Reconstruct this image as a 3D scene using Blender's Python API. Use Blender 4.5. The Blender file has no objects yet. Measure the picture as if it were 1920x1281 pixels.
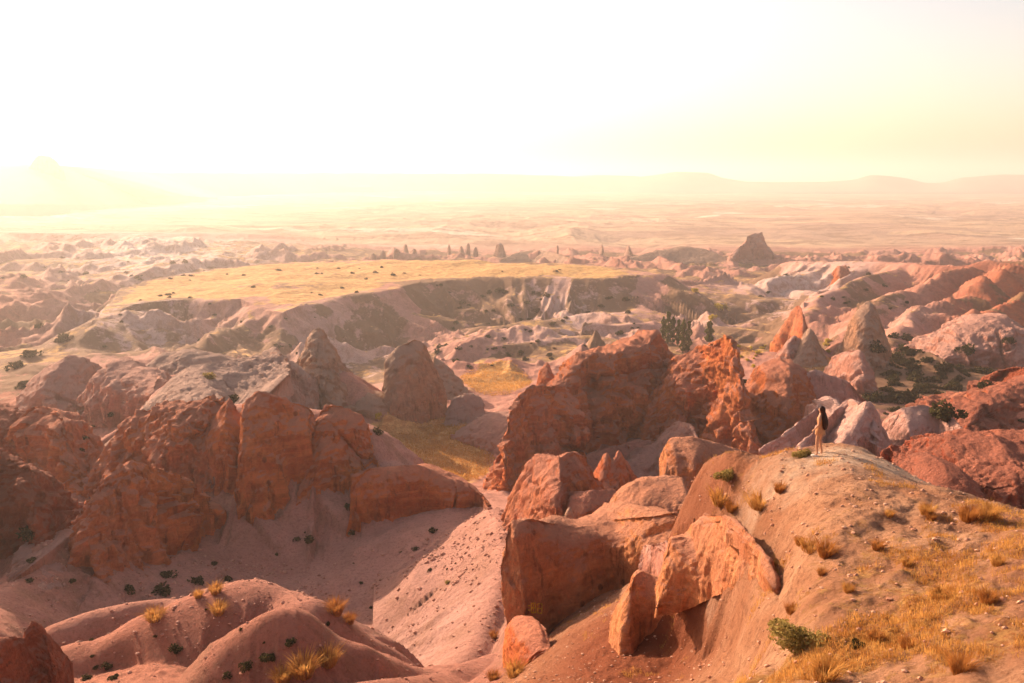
import bpy, bmesh, math, random
import numpy as np
from mathutils import Vector, Matrix
random.seed(7); RNG = np.random.RandomState(11)
SC = bpy.context.scene
COL = SC.collection

# ------------------------------------------------------------------ camera, sky, sun, exposure
FPX = 1493.0; CX, CY = 960.0, 640.5
PITCH = math.atan(310.5 / FPX)
cam_d = bpy.data.cameras.new("camera"); cam = bpy.data.objects.new("camera", cam_d); COL.objects.link(cam)
cam_d.sensor_width = 36.0; cam_d.lens = 36.0 * FPX / 1920.0
cam_d.clip_start = 0.2; cam_d.clip_end = 60000.0
cam.location = (0, 0, 0); cam.rotation_euler = (math.pi / 2 - PITCH, 0, 0)
SC.camera = cam

SUN_AZ = math.radians(-43.0)      # left of the view direction (+Y)
SUN_EL = math.radians(21.0)
world = bpy.data.worlds.new("World"); SC.world = world; world.use_nodes = True
wn = world.node_tree; wn.nodes.clear()
sky = wn.nodes.new("ShaderNodeTexSky"); sky.sky_type = 'NISHITA'; sky.sun_disc = False
sky.sun_elevation = SUN_EL; sky.sun_rotation = SUN_AZ
sky.air_density = 1.0; sky.dust_density = 5.0; sky.ozone_density = 0.5; sky.altitude = 900
tint = wn.nodes.new("ShaderNodeMix"); tint.data_type = 'RGBA'; tint.blend_type = 'MULTIPLY'
tint.inputs[0].default_value = 1.0; tint.inputs[7].default_value = (1.0, 0.81, 0.69, 1)
bg = wn.nodes.new("ShaderNodeBackground"); bg.inputs[1].default_value = 0.15
wo = wn.nodes.new("ShaderNodeOutputWorld")
wn.links.new(sky.outputs[0], tint.inputs[6]); wn.links.new(tint.outputs[2], bg.inputs[0]); wn.links.new(bg.outputs[0], wo.inputs[0])

sd = bpy.data.lights.new("sun", 'SUN'); sd.energy = 5.0; sd.angle = math.radians(0.5); sd.color = (1.0, 0.77, 0.56)
sun = bpy.data.objects.new("sun", sd); COL.objects.link(sun)
to_sun = Vector((math.sin(SUN_AZ) * math.cos(SUN_EL), math.cos(SUN_AZ) * math.cos(SUN_EL), math.sin(SUN_EL)))
sun.rotation_euler = to_sun.to_track_quat('Z', 'Y').to_euler()

SC.view_settings.view_transform = 'Standard'; SC.view_settings.look = 'None'
SC.view_settings.exposure = 1.05; SC.view_settings.gamma = 1.0
SC.render.engine = 'CYCLES'
SC.cycles.use_denoising = True
SC.cycles.max_bounces = 6; SC.cycles.diffuse_bounces = 3; SC.cycles.transparent_max_bounces = 8
SC.cycles.volume_bounces = 1

# ------------------------------------------------------------------ helpers
SP, CP = math.sin(PITCH), math.cos(PITCH)
def T(py):
    b = (np.asarray(py, float) - CY) / FPX
    return (SP + b * CP) / (CP - b * SP)
def W(px, py, d):
    a = (px - CX) / FPX; b = (py - CY) / FPX
    s = d / (CP - b * SP)
    return np.array([a * s, d, -d * float(T(py))])
def WA(pts): return np.array([W(*p) for p in pts])
def ray(px, py):
    a = (px - CX) / FPX; b = (py - CY) / FPX
    return Vector((a, CP - b * SP, -SP - b * CP)).normalized()

def _h(ix, iy, iz, seed):
    n = (ix.astype(np.uint32) * np.uint32(374761393) + iy.astype(np.uint32) * np.uint32(668265263)
         + iz.astype(np.uint32) * np.uint32(2147483647) + np.uint32((seed * 144665) & 0xffffffff))
    n = (n ^ (n >> np.uint32(13))) * np.uint32(1274126177)
    n = n ^ (n >> np.uint32(16))
    return (n & np.uint32(0xffff)).astype(np.float32) / 32767.5 - 1.0
def vnoise(x, y, z=None, seed=0):
    x = np.asarray(x, np.float64); y = np.asarray(y, np.float64)
    x0 = np.floor(x).astype(np.int64); y0 = np.floor(y).astype(np.int64)
    fx = (x - x0).astype(np.float32); fy = (y - y0).astype(np.float32)
    fx = fx * fx * fx * (fx * (fx * 6 - 15) + 10); fy = fy * fy * fy * (fy * (fy * 6 - 15) + 10)
    if z is None:
        z0 = np.zeros_like(x0)
        def pl(zz):
            a = _h(x0, y0, zz, seed); b = _h(x0 + 1, y0, zz, seed); c = _h(x0, y0 + 1, zz, seed); d = _h(x0 + 1, y0 + 1, zz, seed)
            return (a * (1 - fx) + b * fx) * (1 - fy) + (c * (1 - fx) + d * fx) * fy
        return pl(z0)
    z = np.asarray(z, np.float64); z0 = np.floor(z).astype(np.int64); fz = (z - z0).astype(np.float32)
    fz = fz * fz * fz * (fz * (fz * 6 - 15) + 10)
    def pl(zz):
        a = _h(x0, y0, zz, seed); b = _h(x0 + 1, y0, zz, seed); c = _h(x0, y0 + 1, zz, seed); d = _h(x0 + 1, y0 + 1, zz, seed)
        return (a * (1 - fx) + b * fx) * (1 - fy) + (c * (1 - fx) + d * fx) * fy
    return pl(z0) * (1 - fz) + pl(z0 + 1) * fz
def fbm(x, y, z=None, o=4, seed=0, g=0.5):
    v = 0; a = 1.0; f = 1.0; t = 0
    for i in range(o):
        v = v + a * vnoise(x * f + i * 17.3, y * f - i * 9.1, None if z is None else z * f + i * 5.7, seed + i); t += a; a *= g; f *= 2.03
    return v / t
def ridged(x, y, z=None, o=4, seed=0, g=0.5):
    v = 0; a = 1.0; f = 1.0; t = 0
    for i in range(o):
        n = 1 - np.abs(vnoise(x * f + i * 17.3, y * f - i * 9.1, None if z is None else z * f + i * 5.7, seed + i)) * 1.6
        v = v + a * n; t += a; a *= g; f *= 2.07
    return v / t

def tag(o, label=None, cat=None, group=None, kind=None):
    if label: o['label'] = label
    if cat: o['category'] = cat
    if group: o['group'] = group
    if kind: o['kind'] = kind
    return o
def mesh_obj(name, V, Fq, mat=None, parent=None, smooth=True, link=True):
    me = bpy.data.meshes.new(name)
    V = np.asarray(V, np.float32)
    if isinstance(Fq, np.ndarray):
        k = Fq.shape[1]; n = len(Fq)
        me.vertices.add(len(V)); me.vertices.foreach_set('co', V.ravel())
        me.loops.add(n * k); me.loops.foreach_set('vertex_index', Fq.ravel().astype(np.int32))
        me.polygons.add(n); me.polygons.foreach_set('loop_start', np.arange(0, n * k, k, dtype=np.int32))
        me.update(calc_edges=True)
    else:
        me.from_pydata(V.tolist(), [], Fq); me.update()
    if smooth: me.polygons.foreach_set('use_smooth', np.ones(len(me.polygons), bool))
    if mat: me.materials.append(mat)
    o = bpy.data.objects.new(name, me)
    if link: COL.objects.link(o)
    if parent: o.parent = parent
    return o
def vnormals(V, Fq):
    a, b, c, d = (V[Fq[:, i]] for i in range(4))
    n = np.cross(c - a, d - b)
    N = np.zeros_like(V)
    for i in range(4): np.add.at(N, Fq[:, i], n)
    return N / (np.linalg.norm(N, axis=1, keepdims=True) + 1e-9)

# ------------------------------------------------------------------ materials
def nt(mat): return mat.node_tree
class NB:
    def __init__(s, name):
        s.m = bpy.data.materials.new(name); s.m.use_nodes = True; s.t = s.m.node_tree; s.t.nodes.clear()
        s.out = s.n('ShaderNodeOutputMaterial'); s.geo = s.n('ShaderNodeNewGeometry')
    def n(s, ty, **k):
        x = s.t.nodes.new(ty)
        for a, b in k.items(): setattr(x, a, b)
        return x
    def l(s, a, b): s.t.links.new(a, b)
    def put(s, sock, v):
        if hasattr(v, 'links') or isinstance(v, bpy.types.NodeSocket): s.l(v, sock)
        else: sock.default_value = v
    def pos(s, sc=(1, 1, 1), rot=(0, 0, 0)):
        m = s.n('ShaderNodeMapping'); s.l(s.geo.outputs['Position'], m.inputs[0])
        m.inputs['Scale'].default_value = sc; m.inputs['Rotation'].default_value = rot; return m.outputs[0]
    def noise(s, vec, scale, det=6, rough=0.55, dist=0.0):
        x = s.n('ShaderNodeTexNoise'); s.l(vec, x.inputs['Vector']); x.inputs['Scale'].default_value = scale
        x.inputs['Detail'].default_value = det; x.inputs['Roughness'].default_value = rough; x.inputs['Distortion'].default_value = dist
        return x.outputs['Fac']
    def ramp(s, v, lo, hi):
        r = s.n('ShaderNodeMapRange'); r.interpolation_type = 'SMOOTHSTEP'; s.l(v, r.inputs[0]); r.inputs[1].default_value = lo; r.inputs[2].default_value = hi
        return r.outputs[0]
    def mix(s, f, a, b, mode='MIX'):
        x = s.n('ShaderNodeMix'); x.data_type = 'RGBA'; x.blend_type = mode
        s.put(x.inputs[0], f)
        for sock, v in ((x.inputs[6], a), (x.inputs[7], b)):
            if isinstance(v, tuple): sock.default_value = v + (1,) if len(v) == 3 else v
            else: s.l(v, sock)
        return x.outputs[2]
    def math(s, op, a, b=None):
        x = s.n('ShaderNodeMath'); x.operation = op; s.put(x.inputs[0], a)
        if b is not None: s.put(x.inputs[1], b)
        return x.outputs[0]
    def bump(s, h, dist, strength=1.0, nrm=None):
        x = s.n('ShaderNodeBump'); x.inputs['Strength'].default_value = strength; x.inputs['Distance'].default_value = dist
        s.l(h, x.inputs['Height'])
        if nrm is not None: s.l(nrm, x.inputs['Normal'])
        return x.outputs[0]
    def attr(s, name):
        x = s.n('ShaderNodeAttribute'); x.attribute_name = name; return x.outputs['Fac']
    def diffuse(s, col, nrm=None, rough=0.95):
        x = s.n('ShaderNodeBsdfPrincipled'); s.put(x.inputs['Base Color'], col if not isinstance(col, tuple) else col + (1,))
        x.inputs['Roughness'].default_value = rough; x.inputs['Specular IOR Level'].default_value = 0.1
        if nrm is not None: s.l(nrm, x.inputs['Normal'])
        s.l(x.outputs[0], s.out.inputs[0]); return x

def rock_mat(name, c1, c2, cap, fs=1.0, capamt=0.7, dark=(0.10, 0.035, 0.02)):
    """c1/c2: rock colours in patches, cap: dust lying on upward faces, fs: feature size in metres"""
    b = NB(name)
    p = b.pos()
    big = b.ramp(b.noise(p, 0.22 / fs, 12, 0.72), 0.42, 0.58)
    col = b.mix(big, c1, c2)
    fine = b.ramp(b.noise(b.pos((1, 1, 1.4)), 1.2 / fs, 12, 0.75), 0.40, 0.66)
    col = b.mix(b.math('MULTIPLY', fine, 0.42), col, tuple(x * 0.45 for x in c1))
    band = b.ramp(b.noise(b.pos((0.10, 0.10, 1.0)), 1.6 / fs, 9, 0.7, 0.5), 0.45, 0.60)      # strata
    col = b.mix(b.math('MULTIPLY', band, 0.30), col, tuple(min(1, x * 1.40) for x in c2))
    streak = b.ramp(b.noise(b.pos((1, 1, 0.09)), 1.6 / fs, 8, 0.68), 0.53, 0.66)             # water stains
    col = b.mix(b.math('MULTIPLY', streak, 0.55), col, dark)
    lg = b.ramp(b.noise(b.pos((1, 1, .6)), 0.085 / fs, 7, 0.6), 0.44, 0.60)
    col = b.mix(b.math('MULTIPLY', lg, 0.45), col, cap)
    pit = b.n('ShaderNodeTexVoronoi'); b.l(b.pos((1, 1, .8)), pit.inputs['Vector']); pit.inputs['Scale'].default_value = 0.9 / fs
    pits = b.math('MULTIPLY', b.math('SUBTRACT', 1.0, b.ramp(pit.outputs['Distance'], 0.10, 0.20)), b.ramp(b.noise(p, 0.3 / fs, 4), 0.5, 0.6))
    col = b.mix(b.math('MULTIPLY', pits, 0.6), col, dark)
    sx = b.n('ShaderNodeSeparateXYZ'); b.l(b.geo.outputs['Normal'], sx.inputs[0])
    up = b.math('ADD', sx.outputs[2], b.math('MULTIPLY', b.math('SUBTRACT', b.noise(p, 0.5 / fs, 5), 0.5), 0.7))
    col = b.mix(b.math('MULTIPLY', b.ramp(up, 0.42, 0.72), capamt), col, cap)
    n1 = b.bump(b.noise(p, 0.6 / fs, 12, 0.68), 1.5 * fs, 1.0)
    n2 = b.bump(b.noise(b.pos((0.3, 0.3, 1.6)), 1.3 / fs, 6, 0.6, 0.4), 0.25 * fs, 0.3, n1)
    n3 = b.bump(b.noise(b.pos((1, 1, 0.16)), 1.5 / fs, 7, 0.65), 0.7 * fs, 0.9, n2)
    b.diffuse(col, n3)
    return b.m

ORANGE = ((0.54, 0.125, 0.045), (0.70, 0.210, 0.068), (0.57, 0.245, 0.165))
ROSE = ((0.60, 0.30, 0.24), (0.64, 0.31, 0.235), (0.68, 0.42, 0.35))
TAN = ((0.56, 0.185, 0.075), (0.70, 0.28, 0.12), (0.56, 0.26, 0.17))
PINK = ((0.54, 0.245, 0.185), (0.58, 0.245, 0.165), (0.60, 0.335, 0.27))
PALE = ((0.48, 0.28, 0.22), (0.46, 0.24, 0.18), (0.55, 0.36, 0.29))
DEEP = ((0.31, 0.070, 0.036), (0.42, 0.105, 0.05), (0.38, 0.145, 0.095))
BROWN = ((0.42, 0.22, 0.14), (0.52, 0.26, 0.15), (0.54, 0.34, 0.25))
_mc = {}
def RM(kind, fs):
    key = (kind, round(fs, 2))
    if key not in _mc:
        c = {'orange': ORANGE, 'pink': PINK, 'pale': PALE, 'rose': ROSE, 'tan': TAN, 'deep': DEEP, 'brown': BROWN}[kind]
        _mc[key] = rock_mat("%s_rock" % kind, c[0], c[1], c[2], fs)
    return _mc[key]

def ground_mat():
    b = NB("eroded_ground")
    p = b.pos()
    base = b.mix(b.ramp(b.noise(p, 0.02, 8, 0.62), 0.36, 0.64), (0.39, 0.170, 0.125), (0.50, 0.240, 0.180))
    base = b.mix(b.math('MULTIPLY', b.ramp(b.noise(p, 0.35, 8, 0.7), 0.4, 0.75), 0.45), base, (0.24, 0.11, 0.08))
    base = b.mix(b.attr('pale'), base, b.mix(b.ramp(b.noise(p, 0.05, 8, 0.65), 0.35, 0.65), (0.66, 0.52, 0.47), (0.50, 0.36, 0.30)))
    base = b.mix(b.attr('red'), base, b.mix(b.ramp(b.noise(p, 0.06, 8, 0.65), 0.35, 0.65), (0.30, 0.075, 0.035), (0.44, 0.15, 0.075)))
    sx = b.n('ShaderNodeSeparateXYZ'); b.l(b.geo.outputs['True Normal'], sx.inputs[0])
    steep = b.math('SUBTRACT', 1.0, b.ramp(sx.outputs[2], 0.72, 0.93))
    gul = b.ramp(b.noise(b.pos((1, 1, 0.10)), 0.22, 11, 0.75), 0.45, 0.60)
    base = b.mix(b.math('MULTIPLY', b.math('MULTIPLY', gul, steep), 0.6), base, (0.24, 0.12, 0.075))
    # brown scrub soil speckle
    spk = b.ramp(b.math('ADD', b.noise(p, 0.10, 12, 0.75), b.math('MULTIPLY', b.math('SUBTRACT', b.attr('scrub'), 0.5), 0.35)), 0.50, 0.58)
    base = b.mix(b.math('MULTIPLY', spk, 0.85), base, (0.17, 0.10, 0.05))
    gn = b.noise(b.pos((1, 1, 3)), 0.30, 10, 0.75)
    gr = b.mix(b.ramp(gn, 0.36, 0.62), (0.40, 0.20, 0.07), (0.64, 0.38, 0.14))
    thr = b.ramp(b.math('ADD', b.attr('grass'), b.math('MULTIPLY', b.math('SUBTRACT', b.noise(p, 0.12, 9, 0.7), 0.5), 1.3)), 0.42, 0.62)
    base = b.mix(thr, base, gr)
    # field pattern of the far plain
    fl = b.n('ShaderNodeTexVoronoi'); b.l(b.pos((0.005, 0.011, 0), (0, 0, 0.3)), fl.inputs['Vector']); fl.inputs['Scale'].default_value = 1.0
    fc = b.n('ShaderNodeSeparateColor'); b.l(fl.outputs['Color'], fc.inputs[0])
    fcol = b.mix(fc.outputs[0], (0.54, 0.36, 0.22), (0.36, 0.22, 0.16))
    fcol = b.mix(b.ramp(fc.outputs[1], 0.90, 0.93), fcol, (0.62, 0.48, 0.36))
    fcol = b.mix(b.math('MULTIPLY', b.ramp(b.noise(b.pos((0.6, 1.0, 1)), 0.016, 12, 0.8), 0.47, 0.58), 0.85), fcol, (0.22, 0.13, 0.08))
    base = b.mix(b.attr('plain'), base, fcol)
    n1 = b.bump(b.noise(p, 0.05, 13, 0.60), 7.0, 0.55)
    base = b.mix(b.math('MULTIPLY', b.ramp(b.noise(p, 2.6, 12, 0.85), 0.48, 0.62), 0.62), base, (0.19, 0.085, 0.055))
    n2 = b.bump(b.noise(p, 2.2, 12, 0.75), 0.30, 1.0, n1)
    b.diffuse(base, n2)
    return b.m
GROUND = ground_mat()

def hill_mat():
    b = NB("foreground_soil")
    p = b.pos()
    col = b.mix(b.ramp(b.noise(p, 0.5, 8, 0.65), 0.35, 0.65), (0.44, 0.20, 0.105), (0.58, 0.31, 0.18))
    col = b.mix(b.math('MULTIPLY', b.ramp(b.noise(p, 4.0, 12, 0.8), 0.46, 0.62), 0.7), col, (0.19, 0.075, 0.04))
    thr = b.ramp(b.math('ADD', b.attr('grass'), b.math('MULTIPLY', b.math('SUBTRACT', b.noise(p, 2.0, 12, 0.8), 0.5), 2.6)), 0.45, 0.85)
    col = b.mix(thr, col, b.mix(b.ramp(b.noise(p, 6.0, 6, 0.7), 0.4, 0.6), (0.36, 0.15, 0.05), (0.52, 0.28, 0.10)))
    col = b.mix(b.attr('red'), col, (0.25, 0.075, 0.035))  # dark red tone, also used for the shade painted below the fins
    col = b.mix(b.attr('pale'), col, b.mix(b.ramp(b.noise(p, 3.0, 9, .7), .4, .6), (0.60, 0.37, 0.24), (0.66, 0.46, 0.33)))
    n1 = b.bump(b.noise(p, 1.0, 12, 0.68), 0.7, 0.8)
    n2 = b.bump(b.noise(p, 6.0, 9, 0.75), 0.20, 1.0, n1)
    n3 = b.bump(b.noise(b.pos((0.6, 1.7, 1), (0, 0, 0.5)), 1.3, 7, 0.7, 1.2), 0.16, 0.4, n2)
    b.diffuse(col, n3)
    return b.m
HILLM = hill_mat()

# ------------------------------------------------------------------ the ground: one sheet, from control points + ridges
RA = {}
def rows(txt):
    o = []
    for ln in txt.strip().splitlines():
        for tok in ln.split():
            o.append(tuple(float(v) for v in tok.split(',')))
    return o
CTRL = rows("""
-900,1500,4 0,1500,4 900,1450,4 1500,1420,4 2200,1400,4 2900,1400,4
1900,1295,10 1600,1340,10 1300,1420,10 1000,1560,10 700,1560,10 300,1560,10 0,1560,10 -500,1560,10 -900,1560,10
1900,1200,12 1900,1100,14 1920,1000,17 1900,962,20.5 1780,922,22.5 1700,1200,13.5 1700,1100,15.5 1700,1000,18.5 1700,905,23.5 1680,876,25.7 1620,1281,12 1500,1200,14.8
1500,1100,17.5 1500,1000,20.5 1500,900,24.2 1590,842,27 1535,852,26.5 1420,868,28 1400,950,25 1330,910,28.5 1290,893,30.5 1340,975,27
1590,900,32 1590,1100,37 1400,940,34 1300,970,37 1750,960,29 1900,1020,27 1700,1050,34 2200,1010,16 2200,985,21 2200,1100,30 2500,1000,20 2500,1200,12
1450,1281,13.2 1462,1200,16 1455,1110,19.5 1150,1281,24 1000,1281,28 950,1290,31 1300,1190,26 1150,1210,28 1300,1110,28.5 1200,1100,33 1250,1060,34 1285,1010,37 1100,1170,33
900,1330,28 700,1400,26 500,1380,27 300,1380,30 0,1380,30 -400,1380,30 0,1290,40 300,1240,42 -400,1300,40 600,1290,34 800,1310,36
860,1268,67 700,1207,77 600,1153,84 500,1107,89 430,1062,93 380,1003,98 350,965,108
760,1002,98 850,975,98 640,1022,99 800,1100,84 860,1075,84 930,1015,90 930,1180,60 900,1270,54 945,965,97 945,935,115 930,915,150 1000,1000,78 1000,1100,54 1000,960,98
100,1145,72 250,1113,80 0,1155,68 150,1040,87 0,1010,92 -400,1100,68 100,965,115 -300,960,115 250,960,112 500,960,112 600,930,120
800,1330,52 600,1330,50 400,1300,56 200,1260,58 0,1230,56
1380,1150,25 1300,1281,20.5 1395,1281,17.5
60,900,150 180,870,145 300,830,145 -300,850,170 450,860,140 600,850,150
50,700,255 50,655,290 -300,700,260 350,760,190 180,760,200 500,780,180 650,800,185 600,720,260
720,790,205 800,830,183 900,870,172 900,800,200 850,742,230 930,712,255 1000,690,272 720,860,170 700,740,235
1200,930,150 1060,930,130 1320,930,115 1500,905,110 1500,990,62 1800,990,62 2200,980,62 1700,900,110 1900,870,130 2200,870,130 1200,990,75 1200,1040,55
1700,800,200 1800,742,230 1700,682,275 1500,702,262 1450,682,280 1900,790,200 2200,790,200 2200,700,260 1500,800,190 1600,760,215 1300,800,190 1100,800,190
1350,642,335 1250,642,335 1000,652,320 900,682,280 1100,590,420 1000,575,440 1250,556,520 1300,540,600 1400,602,400 1500,560,480 1600,600,380 1800,610,370 1700,540,500 1900,600,380 2200,600,380 2200,520,500
650,705,310 700,692,320 650,722,270 800,662,340 760,700,270 500,640,330 400,660,300
300,640,300 200,665,275 450,610,360 420,650,300 300,480,750 100,475,800 200,532,560 0,540,500 0,600,380 -300,480,800 -300,600,380 450,470,850 600,470,900 900,475,950 1200,480,850 1450,500,760 1650,505,700 1900,500,700 2200,500,700
-600,440,1100 0,440,1100 400,440,1100 800,455,1150 1200,462,1150 1600,465,1100 2200,470,1100
-600,415,1600 0,415,1700 400,415,1700 800,418,1700 1200,418,1700 1600,418,1700 2200,420,1700
-600,385,2700 0,385,2700 400,385,2700 800,390,2700 1200,390,2700 1600,390,2700 2200,392,2700
-600,345,4500 0,345,4500 400,358,4500 800,368,4200 1200,373,4200 1600,374,4200 2200,376,4200
-600,330,7000 0,332,7000 400,335,8000 800,344,8000 1200,356,8000 1600,356,8000 2200,356,8000
-600,333,15000 0,333,15000 800,340,15000 1600,345,15000 2200,345,15000
-900,1000,100 2900,1000,60 -900,600,400 2900,600,400 -900,440,1100 2900,460,1100 -900,340,15000 2900,345,15000
""")
def rbf_fit():
    P = np.array([(p[0] / 260.0, math.log(p[2]) / 0.42) for p in CTRL]); v = np.array([float(T(p[1])) for p in CTRL])
    R = np.sqrt(((P[:, None] - P[None]) ** 2).sum(-1) + 0.05)
    n = len(P); A = np.zeros((n + 3, n + 3)); A[:n, :n] = R - np.eye(n) * 0.02; A[:n, n] = 1; A[:n, n + 1:] = P; A[n:, :n] = A[:n, n:].T
    w = np.linalg.solve(A, np.r_[v, 0, 0, 0]); return P, w
def rbf_eval(P, w, px, ld):
    Q = np.stack([px / 260.0, ld / 0.42], -1).reshape(-1, 2); out = np.zeros(len(Q)); n = len(P)
    for i in range(0, len(Q), 4000):
        q = Q[i:i + 4000]; R = np.sqrt(((q[:, None] - P[None]) ** 2).sum(-1) + 0.05)
        out[i:i + 4000] = R @ w[:n] + w[n] + q @ w[n + 1:]
    return out.reshape(px.shape)

U = np.concatenate([np.arange(-900, -60, 14.0), np.arange(-60, 1985, 2.3), np.arange(1990, 2900, 14.0)])
LD = np.concatenate([np.arange(math.log(3.5), math.log(9.5), 0.02), np.arange(math.log(9.5), math.log(120), 0.0048), np.arange(math.log(120), math.log(900), 0.0045), np.arange(math.log(900), math.log(16000), 0.012)])
def build_ground():
    Pc, wc = rbf_fit()
    ug = np.arange(-920, 2940, 20.0); lg = np.arange(LD[0] - .05, LD[-1] + .1, 0.03)
    G = rbf_eval(Pc, wc, *np.meshgrid(ug, lg))
    fu = np.clip((U - ug[0]) / 20.0, 0, len(ug) - 1.001); fl = np.clip((LD - lg[0]) / 0.03, 0, len(lg) - 1.001)
    iu = fu.astype(int); il = fl.astype(int); fu = fu - iu; fl = (fl - il)[:, None]
    Tm = (G[il][:, iu] * (1 - fu) + G[il][:, iu + 1] * fu) * (1 - fl) + (G[il + 1][:, iu] * (1 - fu) + G[il + 1][:, iu + 1] * fu) * fl
    D = np.exp(LD)[:, None] + 0 * U[None]
    PX = U[None] + 0 * D
    b = np.clip(Tm, -.1, 1.2); cosv = 1.0 / (CP - (np.clip((b * CP - SP) / (CP + b * SP), -1, 1)) * SP)
    X = (PX - CX) / FPX * D * cosv; Y = D; Z = -D * Tm
    return X, Y, Z, PX
GX, GY, GZ, GPX = build_ground()
LDm = np.log(GY)

def seg_dist(X, Y, C):
    """distance to polyline (xy), crest z and arc position of the nearest point, side sign"""
    best = np.full(X.shape, 1e9); zc = np.zeros(X.shape); tt = np.zeros(X.shape); sg = np.ones(X.shape); acc = 0
    for i in range(len(C) - 1):
        a = C[i]; d = C[i + 1] - a; L2 = d[0] ** 2 + d[1] ** 2 + 1e-9; L = math.sqrt(L2)
        t = np.clip(((X - a[0]) * d[0] + (Y - a[1]) * d[1]) / L2, 0, 1)
        dx = X - (a[0] + t * d[0]); dy = Y - (a[1] + t * d[1]); r = np.hypot(dx, dy)
        m = r < best
        best = np.where(m, r, best); zc = np.where(m, a[2] + t * d[2], zc); tt = np.where(m, acc + t * L, tt)
        sg = np.where(m, np.sign(d[0] * dy - d[1] * dx), sg); acc += L
    return best, zc, tt, sg
def smooth_poly(C, n=40):
    C = np.asarray(C, float)
    if len(C) < 3: return C
    t = np.r_[0, np.cumsum(np.linalg.norm(np.diff(C, axis=0), axis=1))]; q = np.linspace(0, t[-1], n)
    # Catmull-Rom through the points
    m = np.gradient(C, t, axis=0); k = np.clip(np.searchsorted(t, q, side='right') - 1, 0, len(C) - 2)
    h = (t[k + 1] - t[k])[:, None]; s = ((q - t[k]) / h[:, 0])[:, None]
    return (2 * s**3 - 3 * s**2 + 1) * C[k] + (s**3 - 2 * s**2 + s) * h * m[k] + (-2 * s**3 + 3 * s**2) * C[k + 1] + (s**3 - s**2) * h * m[k + 1]
def ridge(pts, sn, sf, rnd=2.0, flute=0.25, fl_len=8.0, seed=0, jag=0.0, lim=0):
    """raise the ground to a ridge through pts; slopes on its near and far side; gullies run down both"""
    global GZ
    C = smooth_poly(WA(pts), 28)
    if C[0, 0] > C[-1, 0]: C = C[::-1]
    reach = lim if lim else 400 if C[:, 1].max() > 600 else max(30, C[:, 1].max() * 0.6)
    y0, y1 = C[:, 1].min() - reach, C[:, 1].max() + reach
    r0, r1 = np.searchsorted(GY[:, 0], [max(y0, 1), y1])
    x0, x1 = C[:, 0].min() - reach, C[:, 0].max() + reach
    X = GX[r0:r1]; Y = GY[r0:r1]
    cols = np.where(((X > x0) & (X < x1)).any(0))[0]
    if len(cols) == 0: return
    c0, c1 = cols[0], cols[-1] + 1
    X = X[:, c0:c1]; Y = Y[:, c0:c1]
    wa = fl_len * .45 * (flute > .13)
    r, zc, tt, sg = seg_dist(X + wa * fbm(X / fl_len / 2.2, Y / fl_len / 2.2, seed=seed + 31, o=3), Y + wa * fbm(X / fl_len / 2.2, Y / fl_len / 2.2, seed=seed + 37, o=3), C)
    fn = ridged((tt + 0.25 * r * vnoise(X / fl_len / 2, Y / fl_len / 2, seed=seed)) / fl_len, r / (fl_len * 8), seed=seed, o=3)
    rr = np.maximum(r + flute * (0.55 - fn) * 2.0 * np.minimum(r, 2.2 * fl_len), 0)
    sl = np.where(sg < 0, sn, sf)
    h = zc + jag * fbm(tt / fl_len, r * 0, seed=seed + 5) - sl * (np.sqrt(rr * rr + rnd * rnd) - rnd)
    if lim: h = h - 8 * (r / lim) ** 3
    cur = GZ[r0:r1, c0:c1]; k = rnd * 0.35
    m = np.maximum(cur, h) + np.where(np.abs(cur - h) < k * 3, k * 0.15 * (1 - np.abs(cur - h) / (k * 3)) ** 2, 0)
    GZ[r0:r1, c0:c1] = m

# rough badlands between 230 m and 1000 m
def smst(x, a, b): t = np.clip((x - a) / (b - a), 0, 1); return t * t * (3 - 2 * t)
bad = smst(GY, 235, 300) * (1 - smst(GY, 900, 1150))
wx_ = GX + 26 * fbm(GX / 90, GY / 90, seed=30, o=3); wy_ = GY + 26 * fbm(GX / 90, GY / 90, seed=33, o=3)
bn = ridged(wx_ / 62, wy_ / 80, seed=3, o=6, g=.46) - 0.5
floor_ = smst(-bn, -.02, .10)
bn = np.where(bn < -.04, -.04 + (bn + .04) * .12, bn)
GZ = GZ + bad * 19 * bn
bn2 = ridged(GX / 130 + 0.3 * bn, GY / 130, seed=13, o=4) - 0.55
GZ = GZ + bad * 10 * bn2
bn3 = ridged(GX / 17, GY / 17, seed=23, o=4) - 0.5
GZ = GZ + bad * (1 - .85 * floor_) * (2.6 + 1.2 * smst(GY, 500, 700)) * bn3
far = smst(GY, 1100, 1700)
GZ = GZ + smst(GY, 950, 1300) * (1 - smst(GY, 3000, 4500)) * 19 * (ridged(GX / 210, GY / 260, seed=44, o=6) - .5) * (.4 + .6 * smst(fbm(GX / 600, GY / 900, seed=45), -.2, .3))
GZ = GZ + far * (6 * fbm(GX / 400, GY / 400, seed=4, o=5) * (1 - smst(GY, 7000, 9000)))
mid = smst(GY, 42, 60) * (1 - smst(GY, 235, 300))
GZ = GZ + mid * (1.0 * fbm(GX / 14, GY / 14, seed=5, o=5))
_u = GX * .66 - GY * .75; _v = GX * .75 + GY * .66
bowl = np.exp(-((GPX - 800) / 170) ** 2 - ((np.log(GY) - math.log(86)) / .24) ** 2)
GZ = GZ + bowl * (1.1 * (ridged(_u / 3.4 + .4 * fbm(GX / 6, GY / 6, seed=50), _v / 26, seed=51, o=4) - .5))
GZ = GZ + smst(GY, 33, 38) * (1 - smst(GY, 60, 90)) * (.30 * fbm(GX / 1.6, GY / 1.6, seed=58, o=5, g=.6) + .35 * (ridged(GX / 4, GY / 5, seed=59, o=3) - .5))
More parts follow.
